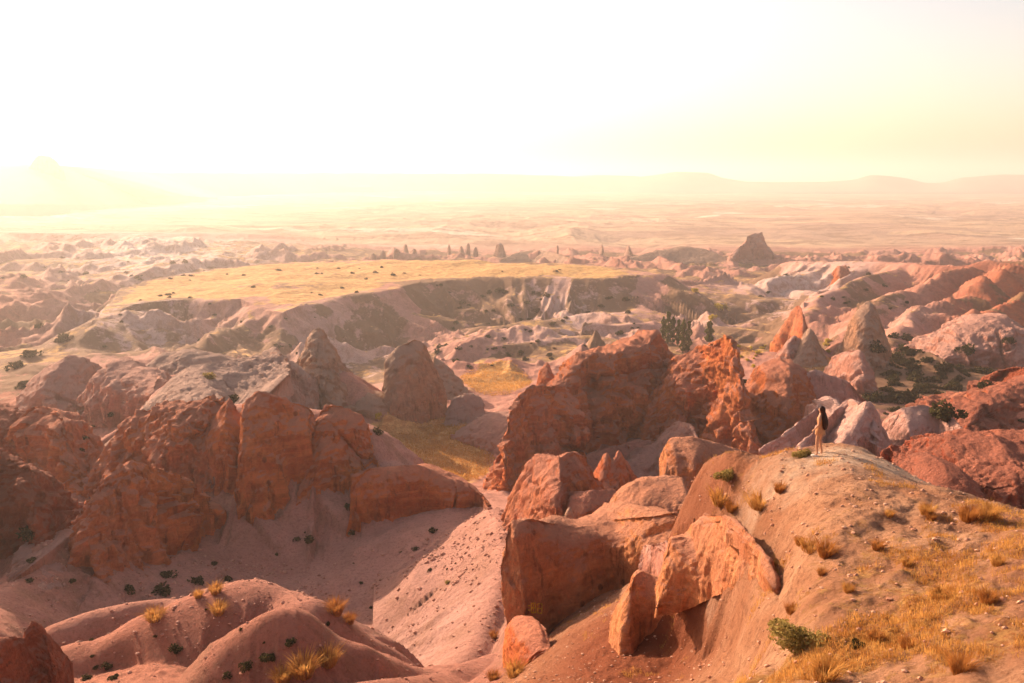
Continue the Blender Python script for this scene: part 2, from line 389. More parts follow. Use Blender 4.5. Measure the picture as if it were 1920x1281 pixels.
GZ = GZ + smst(GY, 50, 62) * (1 - smst(GY, 220, 270)) * 0.7 * (ridged(GX / 9, GY / 12, seed=52, o=3) - .5)
near = 1 - smst(GY, 30, 45)
near = near * (1 - .8 * np.exp(-((GPX - 1655) / 170) ** 2 - ((np.log(GY) - math.log(24.5)) / .12) ** 2))
GZ = GZ + near * (0.10 * ridged(GX / 1.1, GY / 1.1, seed=19, o=4) + 0.32 * fbm(GX / 3.5, GY / 3.5, seed=6, o=5) + 0.10 * ridged((GX + 0.5 * GY) / 1.2, (GY - .5 * GX) / 4, seed=8, o=3) + 0.11 * fbm(GX / .5, GY / .5, seed=9, o=3))

# bowl striations, near dunes and spurs
ridge([(300,1320,36),(430,1200,37.5),(540,1136,38.5),(575,1130,38.8),(640,1172,39.3),(700,1214,40),(790,1252,42),(850,1258,44)], .75, 1.1, 1.6, .18, 3.0, 21)
ridge([(850,1262,54),(897,1200,59),(930,1120,65),(945,1060,71),(940,1000,81),(925,955,93)], .6, .8, 1.2, .05, 4, 22)
ridge([(1330,975,27.6),(1395,1008,25),(1452,1068,21),(1474,1130,18.5),(1464,1200,16),(1442,1290,13)], .35, 3.4, .7, .2, 2.0, 27, lim=5)
ridge([(60,1281,43),(100,1235,44),(200,1208,45),(260,1172,46),(330,1132,47),(400,1106,48),(480,1099,48.5),(525,1110,48),(560,1128,46)], .8, 1.0, 1.8, .2, 4, 23)
ridge([(60,1225,50),(100,1190,51),(180,1157,53),(240,1142,54),(290,1137,55),(340,1136,55)], .7, 1.0, 1.5, .15, 4, 24)
ridge([(640,1290,33),(740,1275,36),(840,1262,42)], .5, .9, 1.0, .05, 3, 25)
ridge([(950,1290,33),(1000,1250,33),(1060,1230,32)], .6, .9, 1.0, .05, 2.5, 26)
# left slopes
ridge([(-60,1170,58),(20,1110,66),(70,1060,74),(120,1010,80)], .7, 1.0, 2, .25, 5, 31)
ridge([(365,688,172),(335,700,166),(270,765,156),(200,835,146),(165,890,135)], 1.1, 1.2, 2, .35, 6, 32)
ridge([(165,890,114),(220,835,117),(300,775,120),(360,768,120),(420,762,120),(520,768,117),(620,778,117),(690,818,114),(715,865,112)], .9, .9, 3, .3, 5, 91)
ridge([(-60,790,135),(60,800,128),(140,870,122)], .8, .9, 3, .3, 5, 92)
ridge([(55,720,215),(160,700,214),(260,705,208),(330,700,200)], .7, .8, 3, .3, 7, 93)
ridge([(450,690,205),(560,680,206),(640,700,200),(700,745,196)], .8, .8, 3, .3, 7, 94)
ridge([(150,985,86),(60,1040,82),(-60,1110,74)], .6, .7, 2, .3, 4, 95)
ridge([(370,690,170),(400,712,160),(440,740,150),(470,770,140)], .9, 1.1, 2, .25, 6, 33)
ridge([(480,578,385),(420,600,345),(350,632,300),(250,680,255),(170,722,225)], .75, .8, 4, .35, 12, 34)
ridge([(330,570,405),(240,602,360),(130,648,300),(60,692,255)], .75, .8, 4, .35, 12, 35)
ridge([(190,605,400),(120,612,420),(30,640,380),(-60,660,360)], .8, .9, 4, .35, 12, 36)
ridge([(550,600,370),(480,640,320),(430,668,280)], .8, .9, 3, .35, 10, 37)
# left back shelf edge and right red hill
ridge([(-500,420,1050),(0,436,1020),(200,437,1030),(350,438,1040),(480,440,1080),(600,446,1150)], .45, .05, 8, .35, 45, 38)
ridge([(0,440,1000),(60,470,850),(110,500,750)], .5, .6, 6, .35, 30, 39)
ridge([(240,438,1000),(330,470,860),(400,510,750)], .45, .5, 6, .35, 30, 30)
for k, (pts, s) in enumerate([
    ([(2300,470,480),(1920,486,480),(1800,494,500),(1650,490,560),(1480,492,640)], .5),
    ([(1830,497,480),(1740,520,440),(1660,560,395),(1620,600,360)], .65),
    ([(1900,500,450),(1800,545,400),(1700,600,350),(1660,635,320)], .7),
    ([(2000,520,420),(1880,570,360),(1790,610,330),(1740,650,300)], .8),
    ([(2150,560,360),(1980,600,330),(1900,650,290)], .8),
    ([(1700,496,540),(1600,530,470),(1540,560,430),(1500,590,400)], .55),
    ([(1560,500,600),(1450,520,560),(1380,560,480)], .45),
    ([(2200,700,190),(2000,720,170),(1900,760,150)], .8)]):
    ridge(pts, s, s * 1.1, 4, .38, 14, 40 + k)
for k, (pts, s) in enumerate([
    ([(860,600,420),(960,610,400),(1060,615,390)], .5), ([(900,650,340),(1000,640,350),(1100,630,360),(1170,640,350)], .5),
    ([(880,570,480),(1000,575,470),(1150,585,450)], .45), ([(1320,610,400),(1420,620,380),(1500,650,330)], .5),
    ([(900,690,290),(960,680,300),(1010,684,290)], .5)]):
    ridge(pts, s, s * 1.1, 3, .5, 9, 60 + k)

rib = np.exp(-((GPX - 1830) / 230) ** 2 - ((np.log(GY) - math.log(385)) / .26) ** 2)
_a = GX * .86 + GY * .5 + 5 * fbm(GX / 30, GY / 30, seed=81, o=3); _b = GY * .86 - GX * .5
GZ = GZ + rib * 8.5 * (ridged(_a / 21, _b / 60, seed=82, o=4) - .55)
rib2 = np.exp(-((GPX - 1440) / 120) ** 2 - ((np.log(GY) - math.log(520)) / .2) ** 2)
GZ = GZ + rib2 * 9 * (ridged(GX / 30, GY / 45, seed=83, o=5) - .5)
rib3 = np.exp(-((GPX - 350) / 230) ** 2 - ((np.log(GY) - math.log(300)) / .25) ** 2)
GZ = GZ + rib3 * 8 * (ridged(_a / 26, _b / 55, seed=84, o=4) - .5)
# the mesa
def plateau(pts, slope, fl_len, seed, flute=.35, rnd=2.0):
    global GZ
    C = WA(pts); z = C[:, 2].mean(); Cc = np.vstack([C, C[:1]])
    r, zc, tt, sg = seg_dist(GX, GY, Cc)
    ins = np.zeros(GX.shape, bool)
    for i in range(len(C)):
        x1, y1 = C[i, :2]; x2, y2 = C[(i + 1) % len(C), :2]
        cnd = ((y1 > GY) != (y2 > GY)) & (GX < (x2 - x1) * (GY - y1) / (y2 - y1 + 1e-9) + x1); ins ^= cnd
    fn = ridged(tt / fl_len, r / (fl_len * 6), seed=seed, o=3)
    rr = r * (1 + flute * (0.55 - fn) * 2) + 7.0 * fbm(GX / 22, GY / 22, seed=seed + 1, o=5)
    slope = slope * (.75 + .9 * np.clip(fbm(GX / 70, GY / 70, seed=seed + 9, o=3), -.5, .6))
    slope = slope * (1 - .5 * smst(GPX, 740, 930))
    h = np.where(ins & (rr > 0), z + 3.0 * fbm(GX / 45, GY / 45, seed=seed + 2, o=5), zc - slope * np.maximum(rr, 0))
    GZ = np.where(ins, np.maximum(h, z - 4), np.maximum(GZ, h))
    gl = np.clip(ridged(tt / 15, r / 120, seed=seed + 6, o=3), 0, 1) ** 2
    GZ = GZ - np.where(ins, 0, 7.0 * (1 - gl) * smst(r, 1, 22) * (1 - smst(r, 50, 80)))
    return ins, r
MESA = [(170,605,370),(250,572,412),(350,563,425),(450,566,420),(530,590,390),(570,573,412),(640,556,432),(730,543,455),(790,528,480),(900,519,500),(1000,519,505),(1130,522,500),(1240,512,525),(1150,500,560),(1000,494,585),(800,490,610),(640,488,625),(500,494,600),(400,506,550),(300,522,510),(220,545,465)]
MESA = [(a, b, 62.0 / float(T(b))) for a, b, c in MESA]
mesa_in, mesa_r = plateau(MESA, 0.8, 13, 71, flute=.6)
mesa_edge = np.where(mesa_in, mesa_r, -mesa_r)

# ------------------------------------------------------------------ attributes of the ground
def blob(px, py, d, rx, rl, v=1.0):
    lx = (GPX - px) / rx; ly = (LDm - math.log(d)) / rl
    return v * np.exp(-(lx * lx + ly * ly))
dzy = np.gradient(GZ, axis=0) / (np.gradient(GY, axis=0) + 1e-9)
dzx = np.gradient(GZ, axis=1) / (np.gradient(GX, axis=1) + 1e-9)
slope = np.hypot(dzx, dzy)
flat = 1 - smst(slope, .25, .6)
grass = np.zeros(GX.shape)
grass = np.maximum(grass, smst(mesa_edge + 14 * fbm(GX / 25, GY / 25, seed=55, o=5), -2, 12) * (.72 + .3 * fbm(GX / 60, GY / 30, seed=56, o=4)))
for a in [(800,840,185,110,.16,1.1),(860,860,175,70,.12,1.1),(930,712,255,70,.10,1.1),(1880,640,300,60,.1,.6),(1560,690,262,90,.08,.7),(1420,655,300,70,.08,.8),
          (1800,790,215,110,.08,.6),(1350,650,320,60,.06,.6),(450,745,150,45,.05,.7),(420,720,160,30,.04,.7),(1850,690,265,80,.05,.5),(165,880,135,22,.06,.9)]:
    grass = np.maximum(grass, blob(*a))
grass = np.maximum(grass, bad * flat * .45 * smst(GY, 235, 300) * (GZ < -60))
grass = np.where(GY < 40, 0, grass)
pale = np.zeros(GX.shape)
for a in [(300,490,800,230,.35,1.0),(650,640,330,140,.2,.55),(250,620,360,200,.22,.6),(1500,530,560,130,.10,.9),(1330,600,420,90,.14,.5),(1050,600,420,160,.25,.55),(700,1100,66,260,.3,.25),(1720,590,370,80,.14,.5),(1450,560,480,150,.12,.5),(350,740,160,90,.08,.35)]:
    pale = np.maximum(pale, blob(*a))
red = np.zeros(GX.shape)
for a in [(1950,570,400,250,.35,1.1),(0,560,400,90,.25,.5),(-150,900,120,260,.5,1.0),(0,760,210,90,.2,.6),(2100,800,150,260,.6,.8),(1850,510,470,110,.08,.8),(1150,1180,32,170,.25,.75),(0,1200,45,200,.3,.55),(250,1230,42,420,.25,.5)]:
    red = np.maximum(red, blob(*a))
scrub = np.clip(bad * (.15 + .3 * flat + .75 * floor_), 0, 1) * (1 - .5 * pale)
for a in [(1760,715,245,170,.22,1.25),(40,690,260,110,.2,1.0),(300,1090,68,90,.1,.9),(120,940,118,50,.1,.8),(1150,640,330,180,.12,.8),(1000,535,500,260,.06,.45)]:
    scrub = np.maximum(scrub, blob(*a))
scrub = np.where(GY < 50, 0, scrub)
plain = smst(GY, 1000, 1200)

# ------------------------------------------------------------------ rock formations
def resamp(P, n):
    P = np.asarray(P, float); t = np.r_[0, np.cumsum(np.linalg.norm(np.diff(P[:, :2], axis=0), axis=1))]; q = np.linspace(0, 1, n) * t[-1]
    out = np.stack([np.interp(q, t, P[:, k]) for k in range(P.shape[1])], 1)
    for _ in range(2): out[1:-1] = .25 * out[:-2] + .5 * out[1:-1] + .25 * out[2:]
    return out
PROF = {'dome': lambda s: np.sqrt(1 - (1 - s) ** 2), 'block': lambda s: .62 * (1 - (1 - s) ** 5) + .38 * s, 'fin': lambda s: .35 * (1 - np.exp(-s / .05)) + .65 * s ** 1.3,
        'slab': lambda s: .10 * (1 - np.exp(-s / .03)) + .9 * s, 'cone': lambda s: .12 * (1 - np.exp(-s / .04)) + .88 * s ** .95}
NFORM = [0]; APRON = []; MISS = []
def snap(px, py, d):
    c = int(np.argmin(np.abs(U - px))); t = float(T(py)); col = -GZ[:, c] / GY[:, c]; yy = GY[:, c]
    i0 = int(np.searchsorted(yy, d * (.72 if d > 60 or d < 35 else .88))); i1 = int(np.searchsorted(yy, d * (1.45 if d > 60 or d < 35 else 1.15)))
    below = t >= col[i0:i1]
    hit = np.where(below[1:] & ~below[:-1])[0]
    if len(hit) == 0: MISS.append(1); return d
    cand = yy[i0 + 1 + hit]
    return float(cand[np.argmin(np.abs(np.log(cand / d)))])
def form(name, label, crest, foot, mat='orange', prof='block', back=None, mid=None, mids=.35, lump=1.0, cat='rock', sink=5.0, group=None, fs=None, jag=1.0, kind=None, flute=1.0, k=None, snp=True):
    NFORM[0] += 1; seed = 100 + NFORM[0] * 7
    crest, foot = list(crest), list(foot)
    if prof == 'block' and mat == 'orange' and flute == 1.0: flute = 1.45
    if k is None: k = {'block': .45, 'dome': .6, 'cone': .7, 'slab': .75, 'fin': .5}[prof]
    if kind == 'structure': k = 1.0; snp = False
    fx = np.array([p[0] for p in foot]); fd0 = np.array([p[2] for p in foot])
    MISS.clear()
    if snp: foot = [(p[0], p[1], snap(*p)) for p in foot]
    missed = len(MISS) > 0
    fd1 = np.array([p[2] for p in foot])
    if snp:
        med = np.median(fd1 / fd0); fd1 = np.clip(fd1, fd0 * med * .93, fd0 * med * 1.07); foot = [(p[0], p[1], float(q)) for p, q in zip(foot, fd1)]
    def redo(P, kk): return [(p[0], p[1], float(np.interp(p[0], fx, fd1) + kk * (p[2] - np.interp(p[0], fx, fd0)))) for p in P]
    crest = redo(crest, k)
    if mid is not None: mid = redo(mid, k)
    dm = np.mean([p[2] for p in crest])
    wpx = abs(crest[-1][0] - crest[0][0]) + abs(foot[-1][0] - foot[0][0])
    hpx = max(20, np.mean([p[1] for p in foot]) - min(p[1] for p in crest))
    n = int(np.clip(wpx / 2 / 2.4, 14, 260)); K = int(np.clip(hpx / 2.4, 14, 150))
    Rw = [np.array([W(*q) for q in resamp(p, n)]) for p in ([crest, foot] if mid is None else [crest, mid, foot])]
    wid = np.linalg.norm(Rw[0][-1] - Rw[0][0]) * .5 + np.linalg.norm(Rw[-1][-1] - Rw[-1][0]) * .5
    hgt = max(.5, Rw[0][:, 2].max() - Rw[-1][:, 2].mean())
    if back is None: back = .45 * wid
    S = np.linspace(0, 1, K) ** 1.15
    pf = PROF[prof]
    front = np.zeros((K, n, 3))
    for k, s in enumerate(S):
        if mid is None:
            P = Rw[0] * (1 - s) + Rw[1] * s; P[:, 1] = Rw[0][:, 1] + (Rw[1][:, 1] - Rw[0][:, 1]) * pf(s)
        else:
            if s < mids: q = s / mids; P = Rw[0] * (1 - q) + Rw[1] * q; P[:, 1] = Rw[0][:, 1] + (Rw[1][:, 1] - Rw[0][:, 1]) * pf(q)
            else: q = (s - mids) / (1 - mids); P = Rw[1] * (1 - q) + Rw[2] * q; P[:, 1] = Rw[1][:, 1] + (Rw[2][:, 1] - Rw[1][:, 1]) * (.5 * q + .5 * PROF['block'](q))
        front[k] = P
    # skirt sunk in the ground
    sk = front[-1].copy(); sk[:, 2] -= sink; sk[:, 1] -= sink * .15
    front = np.concatenate([front, [front[-1] * .5 + sk * .5, sk]]); S2 = np.r_[S, 1.0, 1.0]
    e = np.sin(np.linspace(0, math.pi, n)) ** .5          # back swells in the middle, closes at both ends
    backp = front.copy(); ctr = front.mean(1, keepdims=True)
    for k in range(len(front)):
        backp[k, :, 1] = Rw[0][:, 1] + back * pf(S2[k]) * (.15 + .85 * e)
        sc = (Rw[0][:, 1] + back * pf(S2[k]) * .5) / Rw[0][:, 1]
        backp[k, :, 0] = ctr[k, :, 0] + (backp[k, :, 0] - ctr[k, :, 0]) * .93
        backp[k, :, 2] = np.minimum(backp[k, :, 2], Rw[0][:, 2] - (Rw[0][:, 2] - backp[k, :, 2]) * 1.0)
    Kt = len(front)
    # rings: level 0 = the crest (n verts); deeper levels = front l->r, back r->l
    verts = [front[0]]
    for k in range(1, Kt): verts.append(front[k]); verts.append(backp[k][::-1])
    Vv = np.concatenate(verts); m = 2 * n
    def vid(k, j):
        if k == 0: return j if j < n else 2 * n - 1 - j
        return n + (k - 1) * m + j
    Fq = []
    J = np.arange(m); J2 = (J + 1) % m
    for k in range(Kt - 1):
        if k == 0:
            a = np.where(J < n, J, 2 * n - 1 - J); b = np.where(J2 < n, J2, 2 * n - 1 - J2)
        else:
            a = n + (k - 1) * m + J; b = n + (k - 1) * m + J2
        c = n + k * m + J2; d = n + k * m + J
        Fq.append(np.stack([d, c, b, a], 1))
    Fq = np.concatenate(Fq)
    N = vnormals(Vv, Fq)
    # keep the outline: fade at the two ends is not needed, the noise is small there
    Ls = max(.5, min(.20 * min(wid, hgt * 2), dm * .024))
    x, y, z = Vv.T
    amp = .10 * min(wid, hgt * 1.6) * lump
    d1 = fbm(x / (Ls * 2.2), y / (Ls * 2.2), z / (Ls * 2.8), 3, seed) * amp * .8
    if not kind and not missed: APRON.append((Rw[-1].copy(), hgt, wid, seed))
    Vv = Vv + N * d1[:, None]; N = vnormals(Vv, Fq); x, y, z = Vv.T
    sv = np.zeros(len(Vv)); sv[n:] = np.repeat(S2[1:], m); sv = .25 + .75 * sv
    wx = x + .35 * Ls * vnoise(x / Ls, y / Ls, z / Ls, seed + 3)
    d2 = (ridged(wx / Ls, y / (Ls * 1.3), z / (Ls * 9), 3, seed + 2, .55) - .6) * amp * 1.25 * flute * sv
    led = fbm(x / (Ls * 5), y / (Ls * 5), z / (Ls * .5), 3, seed + 4) * amp * .22
    d3 = fbm(x / (Ls * .3), y / (Ls * .3), z / (Ls * .3), 3, seed + 6) * amp * .34
    d3 = d3 + (ridged(x / (Ls * .45), y / (Ls * .45), z / (Ls * 2.6), 2, seed + 8) - .6) * amp * .45 * flute * sv
    gq = vnoise(wx / (Ls * 1.5) + .2 * z / Ls, y / (Ls * 1.9), z / (Ls * 16), seed + 15)
    gr = np.clip(1 - np.abs(gq) / .10, 0, 1) * np.clip(vnoise(x / Ls / 2, y / Ls / 2, z / Ls / 4, seed + 16) + .65, 0, 1)
    gq2 = vnoise(wx / (Ls * .6) + .15 * z / Ls, y / (Ls * .8), z / (Ls * 8), seed + 17)
    gr2 = np.clip(1 - np.abs(gq2) / .16, 0, 1) * np.clip(vnoise(x / Ls, y / Ls, z / Ls / 2, seed + 18) + .5, 0, 1)
    d3 = d3 - (gr * 1.5 + gr2 * .6) * amp * sv * flute
    Vv = Vv + N * (d2 + led + d3)[:, None] * np.array([1, 1, .45])
    Vv[:n, 2] += (fbm(Vv[:n, 0] / (Ls * .5), Vv[:n, 1] / (Ls * .5), seed=seed + 9, o=3) * amp * .35 * jag)
    if fs is None: fs = float(np.clip(2 ** round(math.log2(dm / 55.0)), .5, 16))
    org = np.array([Vv[:, 0].mean(), Vv[:, 1].mean(), Rw[-1][:, 2].mean()])
    o = mesh_obj(name, Vv - org, Fq, RM(mat, fs) if isinstance(mat, str) else mat)
    o.location = org
    if kind: o['kind'] = kind
    else: tag(o, label, cat, group)
    o['_s'] = 0
    del o['_s']
    return o
def R(s): return [tuple(float(v) for v in t.split(',')) for t in s.split()]

FORMS = [
# name, label, crest, foot, mat, prof, extras
("rock_buttress","broad orange rock buttress at the foot of the pale fluted slope", "172,890,112 215,815,116 265,770,120 310,752,122 360,747,122 400,737,124 428,752,123", "160,962,104 240,968,101 320,965,100 375,958,99 442,925,102","orange","block",{}),
("rock_tooth","slim pointed orange tooth of rock beside the tallest square block", "370,838,106 395,790,110 430,744,113 452,778,112 464,812,110","362,940,98 400,945,97 430,948,97 447,940,98 458,930,99","orange","block",dict(lump=.8)),
("rock_block","tall square orange block with a dark hollow face and flaring foot", "450,800,104 459,752,108 482,738,110 520,748,110 560,756,110 585,765,109 594,795,106","445,1000,90 480,1022,89 520,992,92 545,960,94 572,930,96 590,912,97","orange","block",dict(lump=.8)),
("rock_hump","rounded orange hump above the left edge of the golden valley field", "590,790,112 610,757,116 640,755,116 668,772,115 690,802,113 702,842,110","580,908,101 620,900,102 660,893,103 690,890,104 714,886,105","orange","block",{}),
("rock_lobe","pale-rimmed orange lobe leaning in front of the rounded hump", "570,885,100 590,835,103 610,796,105 630,789,106 650,805,105 667,842,103 684,880,100","550,985,92 590,980,92 625,965,93 655,940,94 694,905,97","orange","dome",{}),
("rock_mound","low smooth orange mound at the head of the pale gully", "551,968,93 580,936,95 610,920,96 645,928,96","548,998,88 590,993,88 620,983,89 652,966,91","orange","dome",{}),
("rock_slab","long wedge-shaped orange slab lying across the top of the pale gully", "659,893,86 690,879,87 740,877,88 790,874,89 830,891,88 870,906,87 905,926,86 921,948,85","656,1014,79 700,996,79.5 750,978,80.5 800,965,81.5 850,957,82 890,955,82.5 923,958,84","orange","block",dict(lump=.55,back=9,sink=3)),
("rock_tower","thick domed rock tower with a grey-pink cap above the shaded gully", "146,965,80 183,917,84 213,882,87 245,868,88 275,870,88 300,882,87 325,915,85 336,962,82 347,1015,79","120,1075,72 180,1098,70 230,1103,69.5 290,1085,70.5 335,1052,74 354,1035,76","orange","block",dict(lump=.9)),
("rock_shoulder","smooth mauve shoulder sloping down left of the domed tower", "40,1025,80 100,985,83 145,942,86 172,952,86","10,1100,68 80,1110,68 130,1098,69 165,1085,71","pink","slab",{}),
("rock_crag","orange crag standing over the dark cleft near the left edge", "20,800,118 58,760,122 100,764,122 120,790,120 135,832,117 150,872,113 163,905,110","50,915,106 90,930,104 120,930,104 145,935,103 174,940,103","orange","block",{}),
("rock_wall","dark red rock wall filling the left edge of the valley", "-160,800,96 -80,805,94 -20,850,92 38,862,92 60,880,91 76,912,90 92,948,88 107,990,84","-160,1120,74 -90,1110,75 -20,1075,76 30,1055,77 72,1042,78 112,1022,81","deep","block",{}),
("rock_stump","deep red stump of rock behind the dark wall at the left edge", "-120,740,135 -60,742,135 0,768,132 32,776,130 55,798,127","-120,890,115 -60,890,116 0,885,117 40,880,117 70,872,118","deep","block",{}),
("rock_peak","small sharp red peak in the bottom left corner", "24,1281,35 38,1215,36 50,1180,36.5 62,1163,37 78,1175,36.8 92,1200,36 100,1250,35","10,1310,34 50,1320,33.5 110,1310,34","deep","cone",dict(sink=3)),
("rock_hump","red knob cut by the bottom left corner of the photo", "-80,1240,33 -20,1200,34 10,1197,34 28,1215,34 40,1270,33","-90,1330,31 -20,1340,31 50,1330,31","deep","dome",dict(sink=3)),
("fluted_hill","pale fluted hill with a sunlit pointed top above the orange buttress", "158,882,128 200,832,138 240,792,148 290,742,158 330,702,166 358,687,169 386,690,169 420,714,164 446,744,158","162,915,112 222,885,116 290,815,122 340,785,124 400,770,126 452,792,120","pale","slab",dict(flute=2.4,lump=1.0)),
("rock_dome","grey-pink dome at the upper left beside the dark scrub hollow", "55,730,200 88,683,205 130,665,208 160,672,208 184,705,205","50,795,178 120,802,176 196,775,182","pink","dome",{}),
("rock_dome","pink double-humped dome just right of the scrub hollow", "165,738,190 190,692,195 218,670,198 250,690,196 304,706,190","150,812,168 230,806,170 310,780,174","pink","dome",dict(flute=1.5)),
("rock_ridge","low pale ridge with a thin sunlit top edge behind the fluted hill", "250,700,200 305,662,215 350,655,218 400,664,216 446,682,210","240,752,183 340,722,193 450,722,193","pale","slab",dict(flute=1.5)),
("rock_gable","grey gable-shaped rock with a bright top edge left of the pale cone", "450,710,190 470,686,196 492,656,205 520,650,205 540,686,200","440,738,182 500,752,177 565,760,176","pale","slab",{}),
("rock_cone","slender pale cone left of the large brown cone", "494,712,188 511,656,198 525,660,198 548,706,191","488,765,174 525,770,173 598,790,168","pale","cone",dict(back=9)),
("rock_cone","large leaning brown cone left of the dark hollow", "548,705,190 563,652,200 583,620,206 600,612,208 626,652,204 656,702,197 688,755,190","540,765,176 580,785,172 630,800,170 706,805,168","brown","cone",dict(flute=1.6,back=9)),
("rock_dome","tall brown rounded dome at the top left of the golden field", "716,735,213 724,682,220 745,650,224 775,632,226 795,640,225 812,682,221 832,730,215","714,775,204 750,797,199 790,803,197 836,790,200","brown","block",dict(lump=.7,back=7)),
("rock_spur","low brown spur right of the tall rounded dome", "812,666,240 840,690,236 868,714,231","815,755,218 850,755,218 880,748,219","brown","slab",{}),
("rock_saddle","smooth mauve saddle rock on the upper edge of the golden field", "822,786,199 850,747,208 872,738,210 904,744,212","818,800,195 860,802,195 912,794,198","pale","slab",{}),
("rock_tongue","low mauve tongue of rock reaching into the golden field", "843,816,184 880,796,190 920,780,195 965,768,198","843,828,180 890,842,176 938,858,172","pink","dome",{}),
("rock_lump","small brown lump at the foot of the tall rounded dome", "666,752,199 690,733,203 720,740,203 750,770,199","668,792,191 710,797,190 752,792,191","brown","dome",{}),
("red_crag","jagged red flank at the left end of the great central rock", "922,885,171 943,815,176 958,765,180 974,738,182 1005,722,186 1050,720,188 1085,750,186","902,926,162 950,935,160 1000,926,160 1060,905,161 1110,890,162","orange","block",dict(lump=.8,flute=1.5)),
("great_rock","great central rock with a smooth pink dome over a rough red face", "1015,755,184 1036,715,190 1075,673,197 1120,655,201 1165,645,203 1200,632,205 1228,616,207 1243,645,204 1275,668,202 1310,700,198","990,918,161 1060,888,163 1110,860,166 1180,842,167 1240,828,168 1310,805,170","orange","dome",dict(mid="1010,800,176 1060,735,184 1110,725,186 1160,702,189 1210,692,191 1250,690,192 1295,705,189",mids=.32,lump=.9,flute=1.3,back=28)),
("red_buttress","rough red buttress with a forked peak at the right of the great rock", "1205,760,190 1235,712,195 1262,664,200 1310,653,202 1342,650,203 1362,625,205 1378,638,204 1393,700,198 1404,765,191 1420,825,185 1432,862,181","1200,840,172 1262,835,170 1310,842,167 1350,862,164 1390,872,164 1425,875,165 1446,872,167","orange","block",dict(lump=.7,flute=1.4)),
("rock_needle","small red needle behind the left flank of the great rock", "998,742,208 1013,692,213 1025,674,215 1038,702,212 1052,738,208","994,765,200 1025,768,199 1056,765,200","orange","cone",{}),
("rock_apron","smooth pink apron spreading below the great rock", "1150,880,138 1220,832,146 1275,792,152 1300,798,151 1325,855,142","1145,905,132 1240,912,130 1335,905,132","pink","slab",{}),
("rock_rampart","flat-topped orange rampart just beyond the near hill", "1246,842,90 1256,822,92 1310,823,92 1345,832,91 1385,842,89 1425,856,87","1242,905,82 1300,915,80 1425,915,80","tan","block",dict(lump=.6)),
("rock_bastion","rounded orange bastion below the left end of the great rock", "945,970,97 975,902,102 1000,859,106 1048,858,106 1085,845,108 1101,860,107 1117,893,104 1136,918,101","940,1000,90 990,1015,88 1050,1005,88 1100,980,90 1148,955,93","orange","block",dict(lump=.7)),
("rock_spike","twin orange spikes below the middle of the great rock", "1108,915,93 1128,858,97 1138,846,98 1147,868,97 1160,840,99 1178,868,96 1206,915,92","1102,945,88 1150,950,87 1212,940,88","orange","cone",dict(lump=.6)),
("rock_wall","crumbling orange wall joining the near hill from the left", "1135,975,60 1155,932,63 1180,912,64 1210,897,65 1280,893,65 1296,925,63","1130,1000,55 1200,995,55 1302,985,54","tan","block",dict(lump=.7,jag=2)),
("rock_battlement","small red battlement of rock between two orange walls", "1050,965,66 1064,935,68 1078,922,69 1110,918,69 1155,918,69","1045,1000,61 1100,1000,61 1160,995,61","orange","block",dict(lump=.7,jag=2)),
("rock_shard","small pale upright shard on the rim of the painted cliff", "1050,1000,49 1060,958,50 1068,943,50.2 1076,958,50 1082,1000,49","1048,1020,48 1066,1022,48 1086,1020,48","brown","cone",dict(lump=.6,sink=3)),
("painted_cliff","bulging orange cliff with a small yellow painted mark low on its face", "946,1010,43.5 958,976,45 985,974,46 1050,982,46.5 1080,990,46.5 1150,977,46 1220,971,45 1275,962,43","948,1165,38.6 990,1178,37.8 1040,1178,37.6 1090,1140,38 1150,1090,38.6 1220,1045,39 1290,1000,39","tan","block",dict(mid="936,1062,41.5 975,1062,40.5 1020,1060,40.3 1070,1055,40.6 1130,1035,41 1200,1010,41 1280,985,41",mids=.45,lump=.4,flute=.6,back=5,sink=1.5,k=.3)),
("rock_boulder","rounded boulder wedged under the painted cliff", "945,1180,38.2 960,1168,38.9 990,1176,38.9 1015,1186,38.5 1028,1205,37.8","940,1245,36 970,1258,35.4 1000,1240,35.8 1032,1215,36.8","orange","dome",dict(sink=2,lump=.7)),
("rock_fin","lower front fin of orange rock with a hooked foot", "1140,1195,26.8 1158,1150,27.6 1178,1112,28 1187,1080,28.4 1202,1072,28.5 1228,1084,28 1262,1100,27.4","1142,1208,26 1163,1233,25.3 1190,1226,25.2 1212,1195,25.4 1240,1172,25.7 1282,1150,25.8","tan","block",dict(lump=.5,flute=.5,back=1.8,sink=.6)),
("rock_fin","upper arched fin of orange rock running out of the near hill", "1232,1108,28.4 1243,1052,29.4 1256,1008,30 1290,1004,30 1300,990,30 1340,978,29.8 1380,976,28.8 1412,1002,26.8 1445,1055,23.6","1228,1140,27.2 1290,1122,27.2 1340,1098,27.2 1390,1078,26.2 1432,1082,24.5 1462,1112,22","tan","block",dict(lump=.45,flute=.5,back=1.8,sink=.4)),
("rock_flake","thin mauve flake showing behind the upper arched fin", "1210,1088,31 1228,1042,32 1250,1014,32.2 1262,1030,32","1208,1110,30 1235,1112,30 1268,1100,30","pink","slab",dict(sink=2,back=2)),
("rock_mass","rounded red mass right of the great rock", "1396,730,188 1428,687,196 1470,672,198 1502,690,196 1520,725,192","1405,842,163 1460,845,163 1530,815,166","orange","dome",{}),
("rock_slab","broad smooth pink slab behind the standing woman's slope", "1470,775,168 1503,702,178 1530,692,180 1570,705,178 1600,720,176 1632,760,171","1440,825,157 1520,815,157 1600,805,157 1650,795,159","rose","slab",dict(k=.35,flute=1.3,lump=.5)),
("rock_fin","farthest slanting pink fin behind the standing woman", "1420,842,118 1470,812,122 1520,777,128 1553,743,134 1572,752,132","1445,880,109 1500,872,110 1550,848,113 1600,805,119","rose","slab",dict(k=.35,flute=1.3,lump=.7,back=6)),
